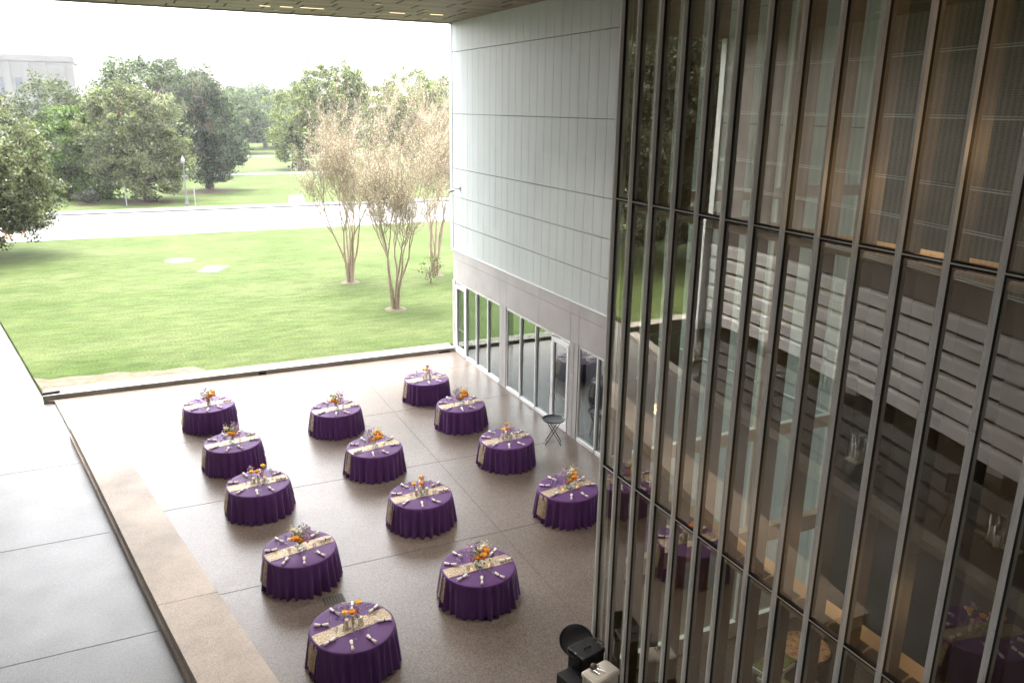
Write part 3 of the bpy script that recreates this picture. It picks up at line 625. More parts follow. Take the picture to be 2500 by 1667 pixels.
TB = [  # x, y, name phrase, centrepiece kind
 (1.56, 25.73, "the left column's farthest table", 'G'), (1.88, 22.32, "the left column's second farthest table", 'B'),
 (2.15, 19.38, "the left column's middle table", 'C'), (2.50, 15.81, "the left column's second nearest table", 'B'),
 (2.85, 12.68, "the left column's nearest table", 'C'),
 (5.16, 23.78, "the middle column's farthest table", 'B'), (5.45, 20.42, "the middle column's second farthest table", 'B'),
 (5.69, 17.14, "the middle column's second nearest table", 'C'), (5.74, 13.61, "the middle column's nearest table", 'B'),
 (8.74, 25.43, "the right column's farthest table", 'C'), (8.92, 22.61, "the right column's second farthest table", 'B'),
 (9.08, 19.45, "the right column's third farthest table", 'C'), (9.20, 16.01, "the right column's nearest table", 'B'),
 (9.45, 13.30, "the table behind the glass corner", 'B'), (-.05, 7.8, "the table mirrored at lower right", 'C')]
DIRS = [(37, 'back right'), (78, 'back'), (118, 'back left'), (160, 'left'), (217, 'front left'), (261, 'front'), (297, 'front right'), (357, 'right')]
rnd = random.Random(21)
for i, (x, y, nm, kind) in enumerate(TB):
    where = nm.replace('the ', '', 1)
    if i == 13:
        place('table%d' % (i % 4), lambda: make_table(i % 4), (x, y, 0), 1.0, 'purple draped round table with only its hem showing left of the glass corner', 'purple banquet tables'); continue
    place('table%d' % (i % 4), lambda: make_table(i % 4+1), (x, y, 0), rnd.uniform(0, 6), 'round table under floor-length purple cloth, '+where, 'purple banquet tables')
    rrz = .09+rnd.uniform(-.08, .12)
    place('run%d' % (i % 3), lambda: tag(runner(i % 3).build('table_runner', 'gold', smooth=True), 'x', 'table runner'), (x, y, 0), rrz, 'gold sequin runner across '+nm, 'gold sequin table runners')
    Z = TH+.003; off = rnd.uniform(-12, 12)
    for a, dn in DIRS:
        aa = math.radians(a+off+rnd.uniform(-3, 3)); q = .585+rnd.uniform(-.02, .02)
        # things on the runner sit a little higher
        lx, ly = q*math.cos(aa), q*math.sin(aa); on = .008 if abs(-math.sin(rrz)*lx+math.cos(rrz)*ly) < .19 else 0
        place('napkin', mk_napkin, (x+lx, y+ly, Z+on), aa+rnd.uniform(-.2, .2), 'rolled napkin at the %s of %s' % (dn, nm), 'rolled napkins on the purple tables')
        a2 = aa+rnd.uniform(-.12, .12)+.1; q2 = .40+rnd.uniform(-.03, .03); lx, ly = q2*math.cos(a2), q2*math.sin(a2)
        on = .008 if abs(-math.sin(rrz)*lx+math.cos(rrz)*ly) < .19 else 0
        place('wineglass', mk_glass, (x+lx, y+ly, Z+on), 0, 'stemmed glass by the %s napkin of %s' % (dn, nm), 'stemmed glasses on the purple tables')
    Z = TH+.012
    if kind in 'BG':
        k = i % 4
        if kind == 'B': place('bowl', mk_bowl, (x, y-.02, Z), 0, 'clear glass bowl vase on '+nm, 'glass bowl vases')
        else: place('goldvase', mk_goldvase, (x, y-.02, Z), 0, 'gold footed vase on '+nm, 'gold vases')
        desc = 'orange and lavender bouquet on '+nm
        place('bq%d' % k, lambda: mk_bouquet(k+7, k % 2), (x, y-.02, Z+(.03 if kind == 'B' else .05)), rnd.uniform(-.3, .3), desc, 'orange and lavender bouquets', 1.35)
        for sx, w_ in ((-.2, 'left'), (.2, 'right')): place('tea', mk_tealight, (x+sx, y-.1+rnd.uniform(-.03, .03), Z), 0, 'small tea light %s of the bouquet on %s' % (w_, nm), 'tea lights')
    else:
        for dx, dy, h, w_ in ((.03, .1, .16, 'back'), (-.09, .05, .12, 'left'), (.17, .03, .12, 'right')):
            place('cyl%g' % h, lambda: mk_cyl(h+.07), (x+dx, y+dy, Z), 0, 'clear glass holder round the %s candle on %s' % (w_, nm), 'glass candle holders')
            place('can%g' % h, lambda: mk_candle(h), (x+dx, y+dy, Z+.006), 0, 'cream pillar candle at the %s on %s' % (w_, nm), 'pillar candles')
        for j, (dx, dy, kd, w_) in enumerate(((.0, -.05, 'rose', 'orange, front'), (-.17, -.06, 'yellow', 'yellow, left'), (.14, .16, 'yellow', 'yellow, back'), (-.1, .17, 'lav', 'lavender, back left'), (.1, -.07, 'pink', 'pink, front right'))):
            if i % 2: dx = -dx if kd == 'lav' else dx*.8
            place('bud', mk_bud, (x+dx, y+dy, Z), 0, 'bud vase of the %s flower on %s' % (w_, nm), 'bud vases')
            place('stem%d' % j, lambda: mk_stem(j+3, kd), (x+dx, y+dy, Z), rnd.uniform(0, 6), 'single cut flower, %s, on %s' % (w_, nm), 'cut flowers in bud vases', 1.2)
# ------------------------------------------------------------------ tray stands, catering boxes
def tray(mb, R, ry=None, X=None):
    k = (ry or R)/R; S_ = Matrix.Diagonal((1, k, 1, 1)); X = (X or Matrix()) @ S_
    mb.lathe([(0, 0), (R*.86, 0), (R*.93, .01), (R, .045), (R*1.005, .05), (R*.98, .045), (R*.91, .016), (R*.85, .006), (0, .006)], 36, 0, X=X)
def tray_stand(loc, rz, label):
    t = thing('folding_tray_stand', label, 'stand', loc, rz)
    for sy in (-.18, .18):
        MB().tube([(-.24, sy, 0), (.2, sy, .74)], .013, 6).build('leg', 'blackmetal', t)
        MB().tube([(.24, sy*.9, 0), (-.2, sy*.9, .74)], .013, 6).build('leg', 'blackmetal', t)
    b_ = MB()
    for x, z in ((-.21, .05), (.21, .05), (-.2, .74), (.2, .74)): b_.tube([(x, -.2, z), (x, .2, z)], .011, 6)
    b_.build('crossbars', 'blackmetal', t); return t
tray_stand((11.0, 20.15, 0), -.5, 'black folding stand by the storefront door pier')
mb = MB(); tray(mb, .36); tag(mb.build('serving_tray', 'black', smooth=True, loc=(11.0, 20.15, .757)), 'round black serving tray on the folding stand by the storefront', 'tray')
# black insulated carrier, white bin, leaning tray beside the glass corner
rz = math.atan2(.11, .52); cc_ = Vector((6.19, 9.955, 0))
kk = thing('food_carrier', 'black insulated food carrier with latched lid beside the glass corner', 'food carrier', cc_, rz)
MB().bev(-.25, .25, -.19, .19, .62, 1.06, .03).build('body', 'black', kk)
ld = MB().bev(-.265, .265, -.205, .205, 1.062, 1.13, .04).build('lid', 'black', kk)
MB().tube([(-.07, -.03, 1.125), (-.065, -.03, 1.165), (.065, -.03, 1.165), (.07, -.03, 1.125)], .016, 8).build('handle', 'black', ld)
for sx in (-1, 1):
    l_ = MB()
    for sy in (-.12, .1): l_.box(sx*.266-.014, sx*.266+.014, sy-.02, sy+.02, .98, 1.14)
    l_.build('latch', 'blackmetal', kk)
    MB().tube([(sx*.26, -.08, 1.08), (sx*.33, -.07, 1.11), (sx*.33, .1, 1.11), (sx*.26, .11, 1.08)], .014, 6).build('grip', 'black', kk)
sf = MB()
for sx in (-1, 1):
    for k in range(3): sf.lathe([(0, 0), (.01, .003), (.01, .008), (0, .012)], 6, 0, (sx*.245, -.14+.13*k, 1.128))
sf.build('studs', 'silver', kk)
tag(MB().bev(-.28, .28, -.22, .22, .0, .617, .03).build('storage_crate', 'black', loc=cc_), 'tall black crate under the insulated food carrier', 'crate')['z'] = 0
bpy.data.objects['storage_crate'].rotation_euler = (0, 0, rz)
c2 = Vector((5.78, 9.75, 0))
o = tag(MB().bev(-.14, .2, -.24, .2, .0, .84, .02).box(-.10, .18, -.25, -.24, .2, .7).build('black_case', 'black', loc=c2), 'black case standing left of the white bin, cut by the frame', 'case'); o.rotation_euler = (0, 0, rz)
c3 = Vector((6.09, 9.32, 0)); 
wbn = thing('white_tub', 'white plastic tub with closed lid and serving spoons on it at the bottom edge', 'tub', c3, rz)
MB().bev(-.27, .27, -.165, .165, .72, 1.10, .05).build('body', 'bin', wbn)
MB().bev(-.29, .29, -.185, .185, 1.10, 1.15, .06).box(-.24, .24, -.14, .14, 1.15, 1.156).build('lid', 'bin', wbn)
o = tag(MB().bev(-.3, .3, -.2, .2, 0, .717, .02).build('black_crate', 'black', loc=c3), 'black crate beneath the white plastic tub', 'crate'); o.rotation_euler = (0, 0, rz)
ut = MB()
for k, (dx, a) in enumerate(((0, -1.9), (.05, -2.3), (.1, -1.4), (-.04, -1.2), (.03, -.9))):
    p = Vector((dx, 0, 1.168+.006*k)); d = Vector((math.cos(a), math.sin(a), 0)); ut.tube([p-d*.04, p+d*.12], .006, 5)
    ut.lathe([(0, -.008), (.02, 0), (.026, .012), (.018, .004), (0, 0)], 8, 0, X=Matrix.Translation(p-d*.06))
tag(ut.build('serving_spoons', 'silver', loc=c3+Vector((-.08, .03, 0))), 'bunch of silver serving spoons lying on the white tub lid', 'spoons')
tag(MB().lathe([(0, 0), (.045, .01), (.06, .05), (.05, .085), (.02, .1), (0, .1)], 10).build('brown_ladle_bowl', mat('brown', (.10, .06, .045), .35), smooth=True, loc=c3+Vector((-.09, .08, 1.16))), 'dark brown ladle bowl beside the spoons on the white tub', 'ladle')
mb = MB(); tray(mb, .30, None, Matrix.Translation((6.16, 10.24, 1.06)) @ Matrix.Rotation(-.42, 4, 'Z') @ Matrix.Rotation(math.radians(30), 4, 'X'))
tag(mb.build('leaning_tray', 'black', smooth=True), 'large round black tray leaning behind the food carrier', 'tray')
# buffet inside
b1 = thing('buffet_table', 'round black buffet table seen through the glass', 'table', (9.95, 8.75, 0))
MB().lathe([(.0, .79), (.47, .79), (.48, .78), (.49, .0)], 32).build('drape', 'black', b1)
b2_ = thing('buffet_counter', 'long dark buffet counter under the salad trays behind the glass', 'table', (9.2, 8.25, 0))
MB().bev(-.9, .42, -.75, .42, 0, .70, .03).build('drape', 'black', b2_)
mb = MB().lathe([(0, 0), (.42, 0), (.44, .02), (.40, .035), (0, .045)], 28); tag(mb.build('brown_platter', 'food_brown', loc=(9.95, 8.75, .80)), 'round platter of browned food on the black buffet table', 'platter')
tag(MB().lathe([(0, 0), (.05, 0), (.1, .04), (.11, .05), (.09, .045), (0, .02)], 16).build('dip_bowl', 'napkin', loc=(10.05, 8.75, .845)), 'small white dip bowl on the brown platter', 'bowl')
for k, (x, y, zz, w_) in enumerate(((9.42, 8.62, .1, 'beside the black table'), (9.02, 8.72, .1, 'farthest of the left three'), (8.92, 8.45, .0, 'middle of the left three'), (8.84, 8.17, 0, 'nearest of the left three'))):
    t = thing('salad_tray', 'white tray of green salad, '+w_+', behind the glass', 'tray', (x, y, .705), .25, 'salad trays')
    MB().bev(-.24, .24, -.12, .12, 0, .08, .02).build('tray_body', 'white_frame', t); MB().box(-.215, .215, -.1, .1, .08, .1).build('salad', 'food_green', t)
t = thing('display_table', 'dark round table with a heaped brown and silver display behind the glass', 'table', (9.2, 7.1, 0))
MB().lathe([(0, .8), (.55, .8), (.56, .79), (.57, 0)], 32).build('drape', 'black', t)
tag(MB().lathe([(0, 0), (.42, 0), (.4, .06), (.22, .14), (.1, .2), (0, .22)], 20).build('food_display', 'food_brown', loc=(9.2, 7.1, .80)), 'heap of brown food with foil on the dark display table', 'food')
# things standing by the pool, mirrored in the glass
for k, (x, y, w_) in enumerate(((-7.75, 25.78, 'far'), (-5.82, 15.59, 'middle'), (-4.89, 10.59, 'near'))):
    o = tag(MB().box(-.22, .22, -.22, .22, -.2, -.12).build('candle_float', 'bin', loc=(x, y, 0)), 'pale square float carrying the %s candles on the pool, seen mirrored' % w_, 'float')
    for j, (dx, dy, h) in enumerate(((-.1, -.05, .34), (.08, -.08, .28), (.02, .1, .42))):
        t = thing('pool_candle', 'cream candle in glass, %s of the %s pool float' % (('left', 'front', 'back')[j], w_), 'candle', (x+dx, y+dy, -.12), 0, 'candles on the pool floats')
        MB().lathe([(0, 0), (.075, 0), (.075, h), (0, h)], 12).build('wax', 'candle', t, smooth=True)
        MB().lathe([(.1, 0), (.1, h+.3), (.097, h+.3), (.097, 0)], 16).build('glass_sleeve', 'glass_clear', t, smooth=True)
tray_stand((-3.95, 11.1, -.12), .5, 'black folding stand by the pool mirrored in the glass')
struct('pool_deck', MB().prism([(-3.3, 12.3), (-3.0, 9.2), (-4.5, 8.6), (-5.2, 12.2)], -.27, -.12), 'dark_int')
ea = thing('picture_easel', 'black easel by the pool mirrored in the glass', 'easel', (-4.3, 11.6, -.12), .9)
for a_ in ((-.3, -.1), (.3, -.1), (0, .35)): MB().tube([(a_[0], a_[1], 0), (0, 0, 1.7)], .015, 6).build('leg', 'blackmetal', ea)
pf = thing('framed_picture', 'dark framed picture on the easel mirrored in the glass', 'picture', (-4.24, 11.5, 1.2), .9)
MB().box(-.36, .36, -.03, 0, -.25, .27).build('frame', 'blackmetal', pf); MB().box(-.31, .31, -.036, -.031, -.2, .22).build('picture', 'picture', pf)
yo = thing('wooden_tripod', 'yellow wooden tripod by the pool mirrored in the glass', 'tripod', (-4.2, 9.0, -.12), .3)
for a_ in (90, 210, 330): MB().tube([(.5*math.cos(math.radians(a_)), .5*math.sin(math.radians(a_)), 0), (0, 0, 2.1)], .03, 6).build('leg', 'yellowwood', yo)
# ------------------------------------------------------------------ people on the street
def person(loc, rz, sc, top, bottom, barelegs, label, st):
    """one skinned body, mid-stride, facing +x before rotation"""
    J = {'pel': (0, 0, .95), 'chest': (.02, 0, 1.3), 'neck': (.03, 0, 1.5), 'head': (.06, 0, 1.64), 'crown': (.06, 0, 1.76),
         'lh': (0, .1, .9), 'lk': (.22*st, .1, .52), 'la': (.33*st, .1, .08), 'lt': (.47*st, .1, .04), 'rh': (0, -.1, .9), 'rk': (.02, -.1, .5), 'ra': (-.36*st, -.1, .17), 'rt': (-.30*st, -.1, .04),
         'ls': (.02, .19, 1.42), 'le': (-.14, .24, 1.17), 'lw': (.0, .24, .97), 'lhd': (.05, .24, .88), 'rs': (.02, -.19, 1.42), 're': (.02, -.25, 1.14), 'rw': (.2, -.23, 1.02), 'rhd': (.29, -.22, .98)}
    E_ = [('pel', 'chest'), ('chest', 'neck'), ('neck', 'head'), ('head', 'crown'), ('pel', 'lh'), ('lh', 'lk'), ('lk', 'la'), ('la', 'lt'), ('pel', 'rh'), ('rh', 'rk'), ('rk', 'ra'), ('ra', 'rt'), ('chest', 'ls'), ('ls', 'le'), ('le', 'lw'), ('lw', 'lhd'), ('chest', 'rs'), ('rs', 're'), ('re', 'rw'), ('rw', 'rhd')]
    Rr = {'pel': .14, 'chest': .145, 'neck': .055, 'head': .095, 'crown': .07, 'lh': .095, 'rh': .095, 'lk': .06, 'rk': .06, 'la': .042, 'ra': .042, 'lt': .035, 'rt': .035, 'ls': .06, 'rs': .06, 'le': .042, 're': .042, 'lw': .03, 'rw': .03, 'lhd': .035, 'rhd': .035}
    root = thing('person', label, 'person', loc, rz); root.scale = (sc,)*3
    ks = list(J); me = bpy.data.meshes.new('body'); me.from_pydata([J[k] for k in ks], [(ks.index(a), ks.index(b2)) for a, b2 in E_], []); me.materials.append(M['skin'])
    o = bpy.data.objects.new('body', me); COL.objects.link(o); o.parent = root
    md = o.modifiers.new('skin', 'SKIN'); md.use_smooth_shade = True
    for i, k in enumerate(ks): me.skin_vertices[0].data[i].radius = (Rr[k], Rr[k])
    me.skin_vertices[0].data[0].use_root = True
    sb = o.modifiers.new('sub', 'SUBSURF'); sb.levels = 1; sb.render_levels = 1
    t = MB().lathe([(.15, .9), (.165, 1.1), (.175, 1.3), (.13, 1.45), (.07, 1.5)], 12)
    for sgn, e_ in ((1, 'le'), (-1, 're')): t.tube([J['ls' if sgn > 0 else 'rs'], J[e_]], [.075, .058], 8, cap=False)
    t.build('shirt', top, root, smooth=True)
    p = MB().lathe([(.16, .98), (.165, .9), (.16, .84)], 12)
    for h, k, a in (('lh', 'lk', 'la'), ('rh', 'rk', 'ra')):
        q0, q1, q2 = Vector(J[h]), Vector(J[k]), Vector(J[a])
        if barelegs: p.tube([q0, q0.lerp(q1, .75)], [.11, .095], 8, cap=False)
        else: p.tube([q0, q1, q1.lerp(q2, .9)], [.11, .08, .07], 8, cap=False)
    p.build('shorts' if barelegs else 'trousers', bottom, root, smooth=True)
    MB().lathe([(0, .115), (.06, .1), (.1, .04), (.105, -.03), (.09, -.06)], 10, 0, (.04, 0, 1.69)).build('hair', 'hair', root, smooth=True)
    return root
person((-7.45, 68.4, .02), .1, .98, 'shirt', 'shorts', True, 'person in a dark top and pink shorts walking on the near street edge', 1)
person((-8.5, 68.5, .02), .1, 1.02, 'tan', 'tan', False, 'person in tan orange trousers walking behind the one in shorts', 1)
# ------------------------------------------------------------------ park furniture
lp_ = thing('park_lamp_post', 'slender grey park lamp post with a globe near the street', 'lamp post', (5.13, 87.5, .1))
MB().lathe([(0, 0), (.22, 0), (.22, .15), (.16, .3), (.13, .75), (.085, .9), (.06, 3.9), (.09, 3.95), (.09, 4.05), (0, 4.05)], 12).build('pole', mat('lamp_grey', (.10, .105, .105), .5), lp_)
MB().lathe([(0, 4.05), (.1, 4.06), (.19, 4.25), (.2, 4.42), (.13, 4.6), (.07, 4.65), (.03, 4.8), (0, 4.85)], 12).build('globe', 'park_white', lp_, smooth=True)
for x, y, l in ((-.36, 88.7, 'thin white post right of the round bush'), (5.81, 85.9, 'thin white post right of the lamp post')):
    tag(MB().lathe([(0, 0), (.05, 0), (.05, 1.95), (.03, 2.0), (0, 2.0)], 8).build('white_post', 'park_white', loc=(x, y, .1)), l, 'post', 'thin white posts')
tag(MB().add([(-.8, -.3, 0), (.8, -.3, 0), (.8, .5, 0), (-.8, .5, 0), (-.62, -.1, .62), (.72, -.1, .62), (.8, .5, .72), (-.7, .5, .72)], [(0, 3, 2, 1), (4, 5, 6, 7), (0, 1, 5, 4), (1, 2, 6, 5), (2, 3, 7, 6), (3, 0, 4, 7)]).build('white_marker', 'park_white', loc=(15.6, 85.4, .15)), 'white slanted utility marker box beside the far kerb', 'box')
for x, y, rx, ry in ((1.5, 91.6, 2.9, 2.6), (8.4, 100.6, 3.0, 2.6), (-3.85, 90.7, 1.3, 1.0)):
    tag(MB().lathe([(0, .16), (rx*.6, .14), (rx, .0)], 28, X=Matrix.Translation((x, y, .1)) @ Matrix.Diagonal((1, ry/rx, 1, 1))).build('mulch_bed', 'mulch'), kind='structure')
for x, y in ((11.03, 45.2), (11.54, 38.1), (16.25, 45.3)):
    tag(MB().lathe([(0, .05), (.35, .04), (.55, .0)], 18, X=Matrix.Translation((x, y, .08))).build('mulch_bed', 'dry'), kind='structure')
# far limestone building
fb = thing('stone_office_building', 'pale stone building with tall dark windows rising beyond the trees', 'building')
BX1, BY, BZ = -10.2, 260, 21.4
MB().box(-70, BX1, BY, BY+30, 0, BZ-1.2).box(-70, BX1+.25, BY-.3, BY+30.3, BZ-1.2, BZ).box(-70, BX1, BY+1, BY+29, BZ, BZ+.5).build('wall', 'bldg', fb)
x = -22.6
pp = MB()
MB()
k = 0
while x > -66:
    MB().box(x-1.7, x, BY-.06, BY-.01, 3, 16).build('window', 'bglass', fb)
    pp.box(x+.35, x+1.9, BY-.45, BY-.002, 0, BZ-1.5); x -= 4.45
for i, x in enumerate((-13.9, -18.3)):
    MB().box(x-1.7, x, BY-.06, BY-.01, 3, 15.8).build('window', 'bglass', fb); pp.box(x+.35, x+1.6, BY-.4, BY-.002, 0, BZ-1.5)
pp.build('pilasters', 'bldg', fb)
# ------------------------------------------------------------------ vegetation
def quadmesh(name, P, U, V, mi, ms, parent):
    n_ = len(P); co = np.empty((n_, 4, 3), np.float32); co[:, 0] = P-U; co[:, 1] = P-V*.6; co[:, 2] = P+U; co[:, 3] = P+V*.6
    me = bpy.data.meshes.new(name); me.vertices.add(n_*4); me.vertices.foreach_set('co', co.ravel())
    me.loops.add(n_*4); me.loops.foreach_set('vertex_index', np.arange(n_*4, dtype=np.int32))
    me.polygons.add(n_); me.polygons.foreach_set('loop_start', np.arange(0, n_*4, 4, dtype=np.int32)); me.polygons.foreach_set('loop_total', np.full(n_, 4, np.int32))
    for q in ms: me.materials.append(q)
    me.polygons.foreach_set('material_index', mi.astype(np.int32)); me.update(); me.validate()
    o = bpy.data.objects.new(name, me); COL.objects.link(o); o.parent = parent; return o
def tree(label, base, blobs, ncl, nl, cr, leaf, ms, trunk_r, seed, name='broadleaf_tree', low=0, bare=0, barkm='bark', group='trees in the park beyond the street', cat='tree', up=0, fork=.3):
    """blobs: (dx,dy,z,rx,ry,rz) relative to base; leaves sit in clumps through the blobs"""
    R = np.random.default_rng(seed); root = thing(name, label, cat, base, 0, group)
    wts = np.array([b[3]*b[4]*b[5] for b in blobs])**.67; wts /= wts.sum(); C_ = []
    for bi, k in zip(range(len(blobs)), R.multinomial(ncl, wts)):
        b = blobs[bi]; d = R.normal(size=(k, 3)); d /= np.linalg.norm(d, axis=1)[:, None]
        rad = R.uniform(.55, 1.0, k)[:, None]**.6*(1+.12*R.normal(size=(k, 1))); C_.append(np.array(b[:3])+d*rad*np.array(b[3:]))
    C_ = np.concatenate(C_); C_ = C_[C_[:, 2] > low]
    cs = R.uniform(.6, 1.35, len(C_))*cr
    P = []; mi = []
    for p, q in zip(C_, cs):
        k = int(nl*R.uniform(.6, 1.3)); x = R.normal(size=(k, 3)); x /= np.linalg.norm(x, axis=1)[:, None]; x *= (R.uniform(0, 1, (k, 1))**.45)*q*np.array([1, 1, .72]); P.append(p+x)
        w_ = R.choice([0, 1, 2], p=[.5, .25, .25]); mm = np.where(R.random(k) < .55, w_, R.integers(0, 3, k)); mi.append(mm)
    P = np.concatenate(P); mi = np.concatenate(mi); n_ = len(P)
    U = R.normal(size=(n_, 3)); U[:, 2] += up; U /= np.linalg.norm(U, axis=1)[:, None]; W_ = R.normal(size=(n_, 3)); V = np.cross(U, W_); V /= np.linalg.norm(V, axis=1)[:, None]+1e-6
    sz = R.uniform(.6, 1.4, (n_, 1))*leaf
    quadmesh('crown', P, U*sz, V*sz, mi, ms, root)
    top = max(b[2] for b in blobs); t = MB(); fz = top*fork; r = random.Random(seed)
    if trunk_r:
        t.tube([(0, 0, -.2), (.05, 0, .3), (.1*trunk_r, .05, fz), (0, .1, top)], [trunk_r*1.35, trunk_r, trunk_r*.8, trunk_r*.3], 8)
        for i in R.choice(len(C_), min(len(C_), 26+bare), replace=False):
            p = C_[i]; f = r.uniform(.15, .85); s0 = Vector((0, .05, fz+(min(p[2], top)-fz)*f*.6)); e_ = Vector(p); mid = s0.lerp(e_, .5)+Vector((r.gauss(0, .4), r.gauss(0, .4), .3))
            t.tube([s0, mid, e_], [trunk_r*.34, trunk_r*.2, trunk_r*.05], 5, cap=False)
        t.build('trunk', barkm, root)
    if bare:
        tb = MB()
        for i in range(bare):
            a = r.uniform(0, 2*PI); q = r.uniform(.1, .75); b = blobs[0]
            p = Vector((b[0]+b[3]*q*math.cos(a), b[1]+b[4]*q*math.sin(a), b[2]+b[5]*r.uniform(.0, .5)))
            for j in range(3): tb.tube([p, p+Vector((r.gauss(0, .4), r.gauss(0, .4), r.uniform(.8, 1.8))), p+Vector((r.gauss(0, .8), r.gauss(0, .8), r.uniform(1.9, 3.2)))], [.05, .03, .008], 4, cap=False)
        tb.build('bare_branches', 'barkpale', root)
    return root
G1 = .1
tree('large rounded grey-green magnolia with low skirt and mulch ring, left of the lamp post', (1.5, 92.2, G1), [(-.3, .5, 7.3, 5.0, 4.6, 4.2), (0, 0, 4.3, 4.9, 4.2, 3.0), (.4, -1, 2.2, 3.6, 2.8, 1.7), (-2.6, 0, 3.6, 2.6, 2.6, 2.2), (3.2, 0, 4, 2.2, 2.4, 1.9), (-1.4, 0, 9.3, 3.2, 3, 2.4)], 560, 80, .75, .13, LV['magnolia'], .32, 1, low=.15, bare=8, fork=.15)
tree('dark cedar with bare pale top branches standing behind the lamp post', (8.6, 101.5, G1), [(0, .5, 8.0, 3.6, 3.6, 4.4), (.3, 0, 4.5, 4.4, 4, 2.4), (2.4, 0, 4.0, 2.3, 2.3, 1.5), (-1.8, 0, 5.5, 2.4, 2.4, 2.3), (.2, 0, 2.2, 2.4, 2, 1.4), (0, 0, 10.4, 2.6, 2.6, 2.8)], 460, 80, .7, .12, LV['dark'], .5, 2, low=.7, bare=34, up=1.2, name='cedar_tree')
tree('bright green dense tree at the left with foliage down to the ground', (-5.6, 96.5, G1), [(.2, 0, 5.5, 3.3, 3.2, 4.3), (1.2, -.5, 2.2, 3.6, 2.6, 2.4), (-1.2, 0, 2.4, 3.4, 2.6, 2.6), (1.6, 0, 7.2, 1.9, 2, 2), (2.6, -1, 1.1, 2.4, 1.4, 1.2)], 460, 80, .65, .13, LV['bright'], .25, 3, low=.1)
tree('dull green tree in front of the stone building', (-8.4, 115, G1), [(0, 0, 9.3, 4.5, 4, 3.2), (1.5, 0, 6.5, 4.5, 4, 3.4), (-3.0, 0, 6.0, 3.5, 4, 3.5)], 230, 60, .9, .15, LV['olive'], .35, 4, low=2.2)
tree('broad dark green oak behind the magnolia', (4.8, 126, G1), [(0, 0, 10, 8.4, 6, 5.4), (-5.8, 0, 7.6, 4.6, 5, 4.6), (5.8, 0, 8.6, 5.2, 5, 4.8), (-2.5, 0, 12.8, 4.4, 4, 3.0), (3.5, 0, 12.4, 4.7, 4, 2.9)], 700, 70, 1.05, .16, LV['oak'], .6, 5, low=2.5)
for i, (x, y, h, rx, kd, lb_) in enumerate(((21, 178, 13, 7, 'oak', 'distant oak nearest the gap, left of the park path'), (29.5, 196, 14.5, 7.5, 'oak', 'distant oak in the middle of the gap between the big trees'), (38, 205, 13, 8, 'olive', 'distant oak left of the tall bright tree'), (31, 232, 14.5, 9, 'oak', 'farthest oak showing pale on the skyline'), (16, 215, 14, 8, 'olive', 'distant oak hidden behind the cedar'), (49, 236, 17, 10, 'oak', 'farthest oak behind the bright tree'), (-4, 180, 12, 8, 'olive', 'distant oak peeping right of the stone building'))):
    tree(lb_, (x, y, G1), [(0, 0, h*.62, rx, rx*.8, h*.36), (-rx*.5, 0, h*.42, rx*.7, rx*.6, h*.22), (rx*.55, 0, h*.45, rx*.65, rx*.6, h*.24), (0, 0, h*.3, rx*1.1, rx*.7, h*.2)], 480, 50, 1.25, .22, LV[kd], .55, 20+i, low=1.9)
tree('tall bright green tree with an open crown right of centre', (29.0, 134, G1), [(1.5, 0, 11.8, 5.2, 5, 4.4), (-3.4, 0, 9.3, 4.6, 4.5, 3.6), (5.2, 0, 9.6, 4.6, 4.5, 3.6), (-5.2, -2, 5.2, 3.6, 3.6, 2.6), (.5, 0, 6.6, 6.4, 5, 3), (-5.8, -3, 2.6, 2.2, 2.2, 1.6), (4, 0, 13, 3.6, 3.5, 3.2), (1, 0, 4, 7, 4, 2.6)], 760, 80, .85, .16, LV['big'], .5, 7, low=1.0, bare=0, fork=.2)
tree('bright green tree beside the white wall, behind the crape myrtles', (42.5, 129, G1), [(0, 0, 11.6, 5.0, 5, 3.7), (-4.5, 0, 9.4, 3.8, 4, 3.4), (4.5, 0, 9.5, 5, 5, 3.6), (0, 0, 6.5, 7, 5, 3.4), (-1, 0, 3.6, 7, 4, 2.6)], 640, 70, .9, .16, LV['big'], .5, 8, low=1.6, fork=.2)
tree('broad olive tree partly hidden by the white wall', (53, 140, G1), [(0, 0, 10, 7, 6, 5.5), (-5, 0, 7, 5, 5, 4)], 260, 50, 1.1, .18, LV['olive'], .5, 9, low=2)
tree('large drooping grey-green tree cut off by the left edge', (-10.0, 62.5, .06), [(0, 0, 6.6, 5.2, 4.6, 3.9), (2.6, -.6, 4.2, 3.3, 3, 2.5), (-3, 0, 4.5, 4, 4, 3.2), (3.6, -1, 2.7, 1.9, 1.8, 1.5), (2.3, -1.2, 6.8, 3.3, 3, 2.9), (3.2, -1.4, 4.6, 2.4, 2.4, 2.6), (2.6, -1.2, 1.9, 1.7, 1.6, 1.3)], 800, 85, .55, .095, LV['magnolia'], .3, 10, low=.9, bare=5)
tree('small round grey-green bush on its own mulch bed', (-3.85, 90.7, G1+.1), [(0, 0, .8, 1.05, .85, .6)], 60, 60, .28, .07, LV['bush'], .05, 12, name='round_bush', cat='bush', low=.2)
tree('low dark shrubs under the tall bright tree', (25.2, 132.5, G1), [(0, 0, .7, 1.6, .9, .6)], 40, 50, .4, .1, LV['deep'], .04, 13, name='low_shrub', cat='shrub', low=.1)
tree('small green sapling shrub beside the right crape myrtle', (15.2, 43.2, .08), [(0, 0, 1.0, .6, .5, .7)], 22, 16, .25, .06, LV['big'], .03, 15, name='young_shrub', cat='shrub', low=.2)
